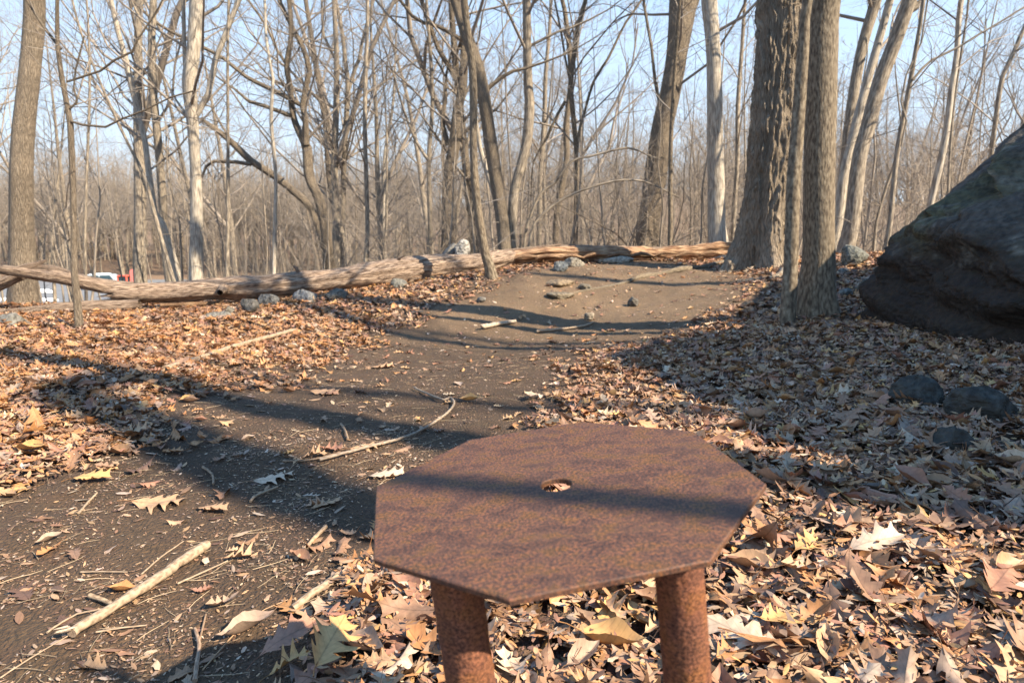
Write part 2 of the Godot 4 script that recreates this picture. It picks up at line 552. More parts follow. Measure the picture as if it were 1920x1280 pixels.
func leaves() -> void:
	for k in 14:
		var kind: int = [0, 0, 0, 1, 0, 2, 0, 1, 0, 0, 0, 0, 1, 0][k]
		leaf_meshes.append(leaf_mesh(kind, 100 + k, [0.4, -0.5, 1.2, 0.6, -1.1, 0.9, 0.15, -0.7, 1.8, 1.5, -0.2, 0.7, 1.4, -0.8][k], [0.3, 0.9, -0.6, 0.5, 0.7, 1.4, -0.2, 0.9, 0.4, -1.3, 0.5, -0.9, 1.0, 0.6][k], [0.4, -0.6, 0.9, 0.3, 0.8, -0.7, 0.2, 0.5, -1.0, 0.6, -0.2, 0.7, 0.4, -0.5][k]))
	for k in LEAF_TONES.size():
		var m: StandardMaterial3D = M.leaf.duplicate()
		m.albedo_color = lin(LEAF_TONES[k][1], LEAF_TONES[k][2], LEAF_TONES[k][3])
		leaf_mats.append(m)
	var bins := []
	var bcol := []
	for k in 14:
		bins.append([])
		bcol.append(PackedColorArray())
	var near := []                      # [apparent size, mesh, transform, tone]
	# strips of ground, from the camera outwards: [near, far, leaves per square metre, layers of height]
	for zone in [[-1.0, 0.5, 260.0], [0.5, 2.4, 430.0], [2.4, 4.5, 420.0], [4.5, 8.0, 400.0], [8.0, 13.5, 300.0], [13.5, 24.0, 70.0]]:
		var x1: float = 1.05 * zone[1] + 1.2
		var count := int(zone[2] * (zone[1] - zone[0]) * 2.0 * x1)
		for i in count:
			var d := rng.randf_range(zone[0], zone[1])
			var x := rng.randf_range(-x1, x1)
			if absf(x) > 1.0 * maxf(d, 0.0) + 1.1: continue
			var z := -d
			var b := bare(x, z)
			var keep := lerpf(1.0, 0.03, pow(b, 0.55))
			if x > 0.3 and d > 3.3 and d < 8.0 and b > 0.3: keep += 0.07
			if rng.randf() > keep: continue
			var size := clampf(rng.randfn(0.132 if d < 3.4 else 0.108, 0.032), 0.055, 0.2)
			if b > 0.5: size *= 0.85
			var tn := pick_tone()
			if x < -1.5 and d > 3.0 and rng.randf() < 0.3: tn = 1
			var deep := (1.0 - b)
			var y := ground(x, z) + 0.006 + deep * rng.randf_range(0.0, 0.036)
			var tilt := rng.randfn(0.0, 0.08 + 0.17 * deep)
			var t := lying(Vector3(x, y + absf(sin(tilt)) * size * 0.3, z), rng.randf() * TAU, tilt, size)
			var k := rng.randi() % 14
			if d < 4.0:
				var q := project(t.origin)
				if q.x > -20 and q.x < 1940 and q.y < 1300 and y > ground(x, z) + 0.024 * deep:
					if not Geometry2D.is_point_in_polygon(Vector2(q.x, q.y), PackedVector2Array([Vector2(700, 900), Vector2(700, 1050), Vector2(960, 1130), Vector2(1335, 1050), Vector2(1440, 900), Vector2(1300, 800), Vector2(1090, 785), Vector2(880, 820)])):
						near.append([size / q.z, k, t, tn])
						continue
			bins[k].append(t)
			var gap_shade := lerpf(0.5, 1.0, smoothstep(0.008, 0.024, y - ground(x, z))) if deep > 0.6 else 1.0  # shade of the gaps put into the colour of the lower leaves
			bcol[k].append(tone(tn, 0.2) * gap_shade)
	near.sort_custom(func(a, b): return a[0] > b[0])
	for i in near.size():
		var l = near[i]
		if i < 270:
			var o := put("fallen_leaf", leaf_meshes[l[1]], leaf_mats[l[3]])
			o.transform = l[2]
			var form: String = ["lobed oak leaf", "rounded oak leaf", "plain oval leaf"][[0, 0, 0, 1, 0, 2, 0, 1, 0, 0, 0, 0, 1, 0][l[1]]]
			var curled: String = "curled " if l[1] in [2, 4, 8, 9, 12] else ""
			tag(o, "%s%s%s %s %s" % ["large " if l[2].basis.x.length() > 0.145 else "small " if l[2].basis.x.length() < 0.115 else "", curled, LEAF_TONES[l[3]][0], form, leaf_place(project(l[2].origin))], "leaf", "fallen leaves on the forest floor")
		else:
			bins[l[1]].append(l[2])
			bcol[l[1]].append(tone(l[3]))
	var litter := base_at("leaf_litter", Vector3.ZERO)
	tag(litter, "brown oak leaves covering the forest floor beside the path", "leaf litter", "", "stuff")
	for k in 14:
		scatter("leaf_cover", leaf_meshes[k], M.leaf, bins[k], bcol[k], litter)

func crumbs() -> void:
	# chips of broken leaf, bark and seed on the trodden soil, and straw-thin stalks
	var chips := []
	for k in 3:
		var mb := MB.new()
		var p := PackedVector3Array()
		var uv := PackedVector2Array()
		var co := PackedColorArray()
		for j in 3:
			for i in 3:
				p.append(Vector3((i - 1) * (0.8 - 0.35 * absf(j - 1)) * (1.0 + 0.4 * k) + rng.randf_range(-0.15, 0.15), rng.randf_range(0.0, 0.22), (j - 1) * 0.35 + rng.randf_range(-0.1, 0.1)))
				uv.append(Vector2(0.3 + i * 0.1, 0.6 + j * 0.1))
				co.append(Color(1, 1, 1))
		mb.sheet(p, 3, 3, uv, co)
		chips.append(mb.mesh())
	var stalks := []
	for k in 4:
		var mb := MB.new()
		var p := PackedVector3Array()
		var b := rng.randf_range(-0.25, 0.25)
		for j in 5:
			var t := j / 4.0 - 0.5
			p.append(Vector3(t, 0.02 + 0.03 * rng.randf(), b * (t * t - 0.1) + rng.randf_range(-0.015, 0.015)))
		mb.tube(p, PackedFloat32Array([0.009, 0.011, 0.01, 0.009, 0.006]), 4)
		stalks.append(mb.mesh())
	var cx := [[], [], []]
	var cc := [PackedColorArray(), PackedColorArray(), PackedColorArray()]
	var sx := [[], [], [], []]
	var sc := [PackedColorArray(), PackedColorArray(), PackedColorArray(), PackedColorArray()]
	for zone in [[0.9, 2.0, 6500.0, 150.0], [2.0, 3.6, 3800.0, 95.0], [3.6, 6.5, 1100.0, 40.0], [6.5, 12.5, 520.0, 14.0]]:
		var x1: float = 0.9 * zone[1] + 0.3
		var area: float = (zone[1] - zone[0]) * 2.0 * x1
		for what in 2:
			for i in int(area * zone[2 + what]):
				var d := rng.randf_range(zone[0], zone[1])
				var x := rng.randf_range(-x1, x1)
				if absf(x) > 0.88 * d + 0.2: continue
				var b := bare(x, -d)
				if rng.randf() > 0.45 + 0.55 * b: continue
				if n1.get_noise_2d(x * 30.0, d * 30.0) < rng.randf_range(-0.6, 0.25): continue
				var y := ground(x, -d) + 0.003 + (0.02 * (1.0 - b) if what else 0.03 * (1.0 - b))
				if what == 0 and b < 0.5:
					var t := lying(Vector3(x, y + rng.randf() * 0.03, -d), rng.randf() * TAU, rng.randfn(0.0, 0.45), rng.randf_range(0.005, 0.019) + 0.001 * d)
					var k := rng.randi() % 3
					cx[k].append(t)
					cc[k].append(tone(pick_tone(), 0.25))
				elif what == 0:
					var s := absf(rng.randfn(0.0, 0.003)) + 0.0015 + (0.0005 * d)
					if rng.randf() < 0.04: s *= 3.2
					var t := lying(Vector3(x, y, -d), rng.randf() * TAU, rng.randfn(0.0, 0.2), s)
					var k := rng.randi() % 3
					cx[k].append(t)
					cc[k].append(tone([3, 0, 7, 4, 0, 4, 6][rng.randi() % 7], 0.3) * 0.9)
				else:
					var t := lying(Vector3(x, y, -d), rng.randfn(0.5, 0.8), rng.randfn(0.0, 0.06), rng.randf_range(0.03, 0.13))
					var k := rng.randi() % 4
					sx[k].append(t)
					sc[k].append(Color(0.44, 0.33, 0.21) * rng.randf_range(0.35, 1.1))
	var crumb := base_at("leaf_crumbs", Vector3.ZERO)
	tag(crumb, "pale crumbs of broken leaf and bark strewn over the dark soil", "leaf debris", "", "stuff")
	for k in 3: scatter("chips", chips[k], M.leaf, cx[k], cc[k], crumb)
	var straw := base_at("leaf_stalks", Vector3.ZERO)
	tag(straw, "thin straw coloured stalks and twiglets scattered on the path", "leaf debris", "", "stuff")
	for k in 4: scatter("stalks", stalks[k], M.straw, sx[k], sc[k], straw)

func special_leaf(px: float, py: float, size_px: float, mesh: int, tn: int, yaw: float, tilt: float, lift: float, label: String) -> void:
	var p := gpx(px, py)
	var s := size_px * project(p).z / F * 0.95
	var o := put("fallen_leaf", leaf_meshes[mesh], leaf_mats[tn])
	o.transform = lying(p + Vector3(0, 0.014 + lift * s, 0), yaw, tilt, s)
	tag(o, label, "leaf", "fallen leaves on the forest floor")

# ---------------------------------------------------------------- trees
func smooth_line(p: Array, step: float) -> Array:       # [Vector3, radius] pairs, evened out along a Catmull-Rom curve
	var out := []
	for i in p.size() - 1:
		var a: Vector3 = p[maxi(i - 1, 0)][0]
		var b: Vector3 = p[i][0]
		var c: Vector3 = p[i + 1][0]
		var d: Vector3 = p[mini(i + 2, p.size() - 1)][0]
		var k := maxi(1, int(b.distance_to(c) / step))
		for j in k:
			var f := float(j) / k
			out.append([b.cubic_interpolate(c, a, d, f), lerpf(p[i][1], p[i + 1][1], f)])
	out.append(p[-1])
	return out

func trunk_mesh(line: Array, sides: int, rough: float, flare: float, seed_: int, ridge := 0.0) -> ArrayMesh:
	var mb := MB.new()
	var p := PackedVector3Array()
	var uv := PackedVector2Array()
	var co := PackedColorArray()
	var a := Vector3.RIGHT
	var along := 0.0
	var reps := maxf(1.0, roundf(TAU * line[line.size() / 4][1] / 0.25))
	for j in line.size():
		var c: Vector3 = line[j][0]
		var t: Vector3 = (line[mini(j + 1, line.size() - 1)][0] - line[maxi(j - 1, 0)][0]).normalized()
		a = (a - t * a.dot(t)).normalized()
		var b := t.cross(a)
		if j > 0: along += c.distance_to(line[j - 1][0])
		var fl := flare * exp(-maxf(0.0, c.y - line[0][0].y) / (line[0][1] * 1.6))
		for i in sides + 1:
			var th := TAU * (i % sides) / sides
			var d := a * cos(th) + b * sin(th)
			var r: float = line[j][1]
			r *= 1.0 + fl * (0.6 + 0.55 * cos(th * 5.0 + seed_) + 0.3 * cos(th * 3.0 + seed_ * 2.0))
			var q := c + d * r
			r += line[j][1] * rough * n1.get_noise_3d(q.x * 25.0 + seed_ * 7.0, q.y * 8.0, q.z * 25.0)
			if ridge > 0.0:                     # long plates of lifting bark
				var s := n2.get_noise_2d(th * 85.0 + 16.0 * n1.get_noise_2d(th * 20.0, c.y * 30.0), c.y * 20.0 + seed_)
				var plate := smoothstep(-0.12, 0.02, s) - 0.55 * smoothstep(0.22, 0.3, s)
				r += ridge * plate * (0.7 + 0.6 * n1.get_noise_2d(th * 40.0, c.y * 60.0)) + ridge * 0.5 * n1.get_noise_2d(th * 120.0, c.y * 40.0)
			p.append(c + d * r)
			uv.append(Vector2(reps * i / sides, along / 0.5))
			co.append(Color(1, 1, 1))
	mb.sheet(p, sides + 1, line.size(), uv, co, true, true)
	return mb.mesh()

func grow(mb: MB, p: Vector3, dir: Vector3, length: float, r: float, depth: int, rg: RandomNumberGenerator, many: float) -> void:
	var segs := clampi(int(length / 0.45), 2, 5) if depth > 0 else 3
	var pts := PackedVector3Array([p])
	var rad := PackedFloat32Array([r])
	var d := dir
	var dirs := [d]
	for k in segs:
		d = (d + Vector3(rg.randfn(0, 0.17), rg.randfn(0.05, 0.14), rg.randfn(0, 0.17))).normalized()
		pts.append(pts[-1] + d * length / segs)
		rad.append(maxf(0.0025, r * (1.0 - 0.72 * (k + 1) / segs)))
		dirs.append(d)
	mb.tube(pts, rad, 7 if r > 0.06 else 5 if r > 0.025 else 3)
	if depth <= 0: return
	var kids := int(many * rg.randf_range(0.8, 1.25) * (1.0 if length > 1.2 else 0.7)) + 1
	for k in kids:
		var f := rg.randf_range(0.22, 1.0) * segs
		var i := mini(int(f), segs - 1)
		var q := pts[i].lerp(pts[i + 1], f - i)
		var rr := lerpf(rad[i], rad[i + 1], f - i)
		var ax: Vector3 = dirs[i].cross(Vector3(rg.randfn(0, 1), rg.randfn(0, 1), rg.randfn(0, 1))).normalized()
		if ax.length_squared() < 0.5: ax = Vector3.RIGHT
		var nd: Vector3 = dirs[i].rotated(ax, rg.randf_range(0.5, 1.05))
		nd.y += 0.12
		grow(mb, q, nd.normalized(), length * rg.randf_range(0.35, 0.62), minf(rr * rg.randf_range(0.45, 0.7), r * 0.6), depth - 1, rg, many)

# a tree traced through the photograph: line of [x, y, width] in pixels, d metres ahead, foot first
func traced(called: String, label: String, d: float, line: Array, bark: String, o := {}) -> Node3D:
	var rg := RandomNumberGenerator.new()
	rg.seed = hash(label)
	var w := []
	for q in line:
		w.append([at(q[0], q[1], d), q[2] * d / F / 2.0 * cos(atan((q[0] - 960.0) / F))])
	# down to the soil
	var foot: Vector3 = w[0][0]
	var nxt: Vector3 = w[1][0]
	var g := ground(foot.x, foot.z)
	if foot.y > g + 0.02:
		var dir := (foot - nxt).normalized()
		dir.x = clampf(dir.x, -0.3, 0.3)
		dir.y = -1.0
		var p := foot
		while p.y > ground(p.x, p.z) and foot.y - p.y < 8.0:
			p += dir * 0.1
		w.push_front([p, w[0][1] * 1.08])
	w[0][0].y -= 0.12
	var base: Vector3 = w[0][0] + Vector3(0, 0.12, 0)
	for q in w: q[0] -= base
	# on above the frame
	var top: Vector3 = w[-1][0]
	var tall: float = o.get("tall", clampf(7.0 + 55.0 * w[0][1], 8.0, 19.0))
	var dir: Vector3 = (top - w[-2][0]).normalized()
	var r: float = w[-1][1]
	var seen := w.size()
	var left := tall - top.y
	var steps := maxi(2, int(left / 1.1))
	if left > 0.8:
		for k in steps:
			dir = (dir + Vector3(rg.randfn(0, 0.07), 0.08, rg.randfn(0, 0.07))).normalized()
			top += dir * left / steps
			w.append([top, maxf(0.008, r * (1.0 - 0.9 * (k + 1) / steps))])
	for k in w.size():                       # a little sway in depth
		if k > 1: w[k][0].z += 0.12 * sin(w[k][0].y * 0.9 + rg.seed % 7) * minf(1.0, w[k][0].y * 0.3)
	var t := base_at(called, base)
	tag(t, label, "tree", o.get("group", "bare trees of the wood"))
	var thick: float = w[0][1]
	var fine := smooth_line(w, o.get("step", 0.16 if thick > 0.12 else 0.3))
	put("trunk", trunk_mesh(fine, o.get("sides", 28 if thick > 0.12 else 12), o.get("rough", 0.12), o.get("flare", 0.35), int(rg.seed % 90), o.get("ridge", 0.0)), M[bark], t)
	for l in o.get("limbs", []):
		var b := []
		for q in l: b.append([at(q[0], q[1], d + (q[3] if q.size() > 3 else 0.0)) - base, q[2] * d / F / 2.0])
		var ext: Vector3 = (b[-1][0] - b[-2][0]).normalized()
		if b[-1][1] > 0.008:
			for k in 3:
				ext = (ext + Vector3(rg.randfn(0, 0.15), 0.12, rg.randfn(0, 0.2))).normalized()
				b.append([b[-1][0] + ext * 0.8, b[-1][1] * 0.6])
		var s := smooth_line(b, 0.3)
		var mb := MB.new()
		var pp := PackedVector3Array()
		var rr := PackedFloat32Array()
		for q in s:
			pp.append(q[0]); rr.append(maxf(q[1], 0.004))
		mb.tube(pp, rr, 8, true)
		var limb := put("limb", mb.mesh(), M[bark], t)
		var tw := MB.new()
		for k in int(o.get("limb_twigs", 7)):
			var i := rg.randi_range(s.size() / 4, s.size() - 2)
			var dd: Vector3 = (s[i + 1][0] - s[i][0]).normalized().rotated(Vector3(rg.randfn(0, 1), rg.randfn(0, 1), rg.randfn(0, 1)).normalized(), rg.randf_range(0.5, 1.0))
			grow(tw, s[i][0], dd, rg.randf_range(0.5, 1.5), minf(0.012, s[i][1] * 0.6), 2, rg, 3.0)
		if tw.v.size(): tag(put("twigs", tw.mesh(), M.twigs, limb), "", "", "", "stuff")
	var crown := MB.new()
	var n: int = o.get("boughs", 9)
	var lo: float = o.get("from", 0.3)
	for k in n:
		var h := lerpf(tall * lo, tall * 0.97, (k + rg.randf()) / n)
		var i := 0
		while i < fine.size() - 2 and fine[i + 1][0].y < h: i += 1
		var ang := rg.randf() * TAU
		var out := Vector3(cos(ang), rg.randf_range(0.35, 1.1), sin(ang)).normalized()
		var ll := (tall - h) * 0.34 + tall * 0.07
		grow(crown, fine[i][0], out, ll * rg.randf_range(0.7, 1.2), minf(fine[i][1] * 0.38, 0.04), o.get("depth", 2), rg, 4.2)
	for k in int(o.get("whips", 5)):        # thin twigs low on the stem
		var i := rg.randi_range(mini(3, fine.size() - 2), maxi(mini(3, fine.size() - 2), int(fine.size() * 0.5)))
		var ang := rg.randf() * TAU
		grow(crown, fine[i][0], Vector3(cos(ang), rg.randf_range(-0.1, 0.6), sin(ang)).normalized(), rg.randf_range(0.5, 1.6), 0.009, 2, rg, 3.0)
	put("crown", crown.mesh(), M.twigs, t)
	return t

func wood_tree(seed_: int, tall: float, r: float, lean: float, lo: float, n: int, depth: int, many: float, fork := false) -> Node3D:
	var rg := RandomNumberGenerator.new()
	rg.seed = seed_
	var t := Node3D.new()
	var w := []
	var p := Vector3(0, -0.4, 0)
	var d := Vector3(lean, 1, 0).normalized()
	for k in 10:
		w.append([p, r * (1.0 - 0.88 * k / 9.0)])
		d = (d + Vector3(rg.randfn(-lean * 0.1, 0.06), 0.08, rg.randfn(0, 0.06))).normalized()
		p += d * tall / 9.0
	var fine := smooth_line(w, 0.8)
	var tr := MeshInstance3D.new()
	tr.name = "trunk"
	tr.mesh = trunk_mesh(fine, 9, 0.1, 0.3, seed_)
	tr.material_override = M.bark_smooth if seed_ % 3 else M.bark_furrowed
	t.add_child(tr)
	var mb := MB.new()
	if fork:
		grow(mb, fine[int(fine.size() * 0.35)][0], Vector3(-0.45 - lean, 1, 0.2).normalized(), tall * 0.6, r * 0.6, depth, rg, many)
	for k in n:
		var h := lerpf(tall * lo, tall * 0.96, (k + rg.randf()) / n)
		var i := 0
		while i < fine.size() - 2 and fine[i + 1][0].y < h: i += 1
		var ang := rg.randf() * TAU
		grow(mb, fine[i][0], Vector3(cos(ang), rg.randf_range(0.3, 1.1), sin(ang)).normalized(), ((tall - h) * 0.36 + tall * 0.06) * rg.randf_range(0.7, 1.2), fine[i][1] * 0.36, depth, rg, many)
	var cr := MeshInstance3D.new()
	cr.name = "crown"
	cr.mesh = mb.mesh()
	cr.material_override = M.twigs
	t.add_child(cr)
	return t

# ---------------------------------------------------------------- rocks
func rock_mesh(half: Vector3, seed_: int, nu: int, nv: int, rough: float, col: Color, planes: Array = []) -> ArrayMesh:
	var rg := RandomNumberGenerator.new()
	rg.seed = seed_
	var pl := planes
	if pl.is_empty():
		for k in 11:
			var n := Vector3(rg.randfn(0, 1), rg.randfn(0, 1), rg.randfn(0, 1)).normalized()
			pl.append([n, rg.randf_range(0.72, 1.0)])
	var mb := MB.new()
	var p := PackedVector3Array()
	var uv := PackedVector2Array()
	var co := PackedColorArray()
	for j in nv:
		var la := PI * j / (nv - 1) - PI / 2
		for i in nu:
			var lo := TAU * (i % (nu - 1)) / (nu - 1)
			var d := Vector3(cos(la) * cos(lo), sin(la), cos(la) * sin(lo))
			var s := 0.0
			for q in pl:
				var k: float = d.dot(q[0])
				if k > 0.02: s += pow(k / q[1], 34.0)
			var r := pow(maxf(s, 1e-12), -1.0 / 34.0)
			r = minf(r, 1.25)
			r *= 1.0 + rough * n1.get_noise_3d(d.x * 60 + seed_ * 9.0, d.y * 60, d.z * 60) + rough * 0.4 * n1.get_noise_3d(d.x * 220 + seed_ * 9.0, d.y * 220, d.z * 220)
			p.append(d * r * half)
			uv.append(Vector2(lo, la))
			var v := 1.0 + 0.35 * n1.get_noise_3d(d.x * 90 + seed_, d.y * 90, d.z * 90 + 40)
			co.append(Color(col.r * v, col.g * v, col.b * v))
	mb.sheet(p, nu, nv, uv, co, true, true)
	return mb.mesh()

func rock(px: float, py: float, wpx: float, hpx: float, col: Color, label: String, category := "rock", sink := 0.25, depth := 0.8) -> void:
	var p := gpx(px, py)
	var z := project(p).z
	col = Color(col.r * 0.62, col.g * 0.57, col.b * 0.5)
	var w := wpx * z / F * 0.85
	var h := hpx * z / F
	var half := Vector3(w / 2, h / 2 / (1.0 - sink), w / 2 * depth)
	var o := put("rock", rock_mesh(half, hash(label) % 1000, 37, 19, 0.1, col), M.rock)
	o.position = p + Vector3(0, half.y * (1.0 - 2.0 * sink), 0)
	tag(o, label, category, "")

func stick(px: Array, width_px: float, col: Color, label: String, called := "stick", lift := 0.4, material := "stick", taper := 0.7) -> Node3D:
	var b := []
	for q in px:
		var p := gpx(q[0], q[1])
		var r := width_px * project(p).z / F / 2.0
		b.append([p + Vector3(0, r * lift + 0.006 + (q[2] if q.size() > 2 else 0.0), 0), r])
	for k in b.size(): b[k][1] = b[0][1] * lerpf(1.0, taper, float(k) / (b.size() - 1))
	var s := smooth_line(b, 0.03)
	var pp := PackedVector3Array()
	var rr := PackedFloat32Array()
	var o: Vector3 = b[0][0]
	for k in s.size():
		var j: float = 0.25 * s[k][1]
		pp.append(s[k][0] - o + Vector3(rng.randf_range(-j, j), rng.randf_range(-j, j), rng.randf_range(-j, j)) * 0.8)
		rr.append(s[k][1] * rng.randf_range(0.9, 1.12))
	var mb := MB.new()
	mb.tint = col
	mb.tube(pp, rr, 9, true)
	var m := put(called, mb.mesh(), M[material])
	m.position = o
	tag(m, label, "stick" if called != "tree_root" else "root", "")
	return m

# ================================================================ the scene
func _ready() -> void:
	rng.seed = 20240317
	n1.seed = 3; n1.frequency = 0.05; n1.fractal_octaves = 3
	n2.seed = 8; n2.frequency = 0.03; n2.fractal_octaves = 2
	n3.seed = 21; n3.frequency = 0.75; n3.noise_type = FastNoiseLite.TYPE_CELLULAR; n3.fractal_type = FastNoiseLite.FRACTAL_NONE
	n3.cellular_return_type = FastNoiseLite.RETURN_DISTANCE2_SUB; n3.cellular_distance_function = FastNoiseLite.DISTANCE_EUCLIDEAN
	var cam := Camera3D.new()
	cam.name = "camera"
	add_child(cam)
	cam.position = EYE
	cam.rotation_degrees = Vector3(-PITCH, 0, 0)
	cam.near = 0.05
	cam.far = 1500.0
	var lens := CameraAttributesPhysical.new()
	lens.frustum_focal_length = 22.5
	lens.exposure_aperture = 5.0
	lens.frustum_focus_distance = 2.1
	lens.frustum_near = 0.05
	lens.frustum_far = 1500.0
	cam.attributes = lens
	cam.fov = 56.14
	var env := Environment.new()
	env.background_mode = Environment.BG_SKY
	var sky := Sky.new()
	var sm := ProceduralSkyMaterial.new()
	sm.sky_top_color = Color(0.42, 0.69, 0.98)
	sm.sky_horizon_color = Color(0.89, 0.955, 0.995)
	sm.sky_curve = 0.4
	sm.ground_bottom_color = Color(0.3, 0.25, 0.2)
	sm.ground_horizon_color = Color(0.55, 0.5, 0.45)
	sm.sky_energy_multiplier = 0.74
	sm.sun_angle_max = 20.0
	sky.sky_material = sm
	env.sky = sky
	env.tonemap_mode = Environment.TONE_MAPPER_LINEAR
	env.tonemap_exposure = 2.65
	env.sdfgi_enabled = true
	env.ssao_enabled = true
	env.ssil_enabled = true
	var we := WorldEnvironment.new()
	we.name = "environment"
	we.environment = env
	add_child(we)
	var sun := DirectionalLight3D.new()
	sun.name = "sun"
	add_child(sun)
	sun.light_energy = 1.6
	sun.light_color = Color(1.0, 0.935, 0.83)
	sun.light_angular_distance = 0.5
	sun.shadow_enabled = true
	var az := deg_to_rad(SUN_AZ)
	var el := deg_to_rad(SUN_EL)
	sun.look_at_from_position(Vector3.ZERO, -Vector3(sin(az) * cos(el), sin(el), -cos(az) * cos(el)))
	fit_ground()
	materials()
	land()
	boulder()
	log_and_rot()
	trees()
	stool()
	rocks()
	sticks()
	leaves()
	marked_leaves()
	crumbs()
	far_things()

func land() -> void:
	var mb := MB.new()
	var zs := PackedFloat32Array()
	var d := -7.0
	while d < 600.0:
		zs.append(-d)
		d += 0.045 if d > 0.6 and d < 3.0 else 0.06 if d < 9.0 and d > 0 else 0.09 if d < 15.0 and d > 0 else 0.3 if d < 30.0 else d * 0.035
	var xs := PackedFloat32Array()
	var x := 0.0
	while x < 500.0:
		xs.append(x)
		x += 0.05 if x < 3.0 else 0.09 if x < 9.0 else 0.5 if x < 20.0 else x * 0.06
	var nx := xs.size() * 2 - 1
	var p := PackedVector3Array()
	var uv := PackedVector2Array()
	var co := PackedColorArray()
	for z in zs:
		for i in nx:
			var k := i - (xs.size() - 1)
			var xx: float = xs[absi(k)] * (-1.0 if k < 0 else 1.0)
			p.append(Vector3(xx, ground(xx, z), z))
			uv.append(Vector2(xx, z))
			var b := bare(xx, z)
			var dd := -z
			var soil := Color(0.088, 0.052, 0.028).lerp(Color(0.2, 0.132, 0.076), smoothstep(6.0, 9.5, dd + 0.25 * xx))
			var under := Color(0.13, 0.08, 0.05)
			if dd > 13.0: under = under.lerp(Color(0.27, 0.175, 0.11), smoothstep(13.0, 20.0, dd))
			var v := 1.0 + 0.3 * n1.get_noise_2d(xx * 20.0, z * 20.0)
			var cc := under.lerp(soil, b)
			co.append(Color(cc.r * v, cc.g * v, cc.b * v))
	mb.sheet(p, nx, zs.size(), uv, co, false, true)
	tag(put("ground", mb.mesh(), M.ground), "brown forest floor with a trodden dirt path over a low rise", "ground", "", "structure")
	# the car park in the dip beyond the log
	mb = MB.new()
	p = PackedVector3Array(); uv = PackedVector2Array(); co = PackedColorArray()
	for j in 24:
		for i in 30:
			var zz := -43.0 - j * 1.6
			var xx2 := lerpf(-95.0, -20.0 - j * 0.35, i / 29.0)
			p.append(Vector3(xx2, ground(xx2, zz) + 0.05, zz))
			uv.append(Vector2(xx2, zz))
			var g := 0.16 + 0.03 * n1.get_noise_2d(xx2 * 8.0, zz * 8.0)
			co.append(Color(g, g * 1.02, g * 1.06))
	mb.sheet(p, 30, 24, uv, co, false, true)
	tag(put("car_park", mb.mesh(), M.asphalt), "grey asphalt car park in the dip beyond the fallen log", "car park", "", "structure")

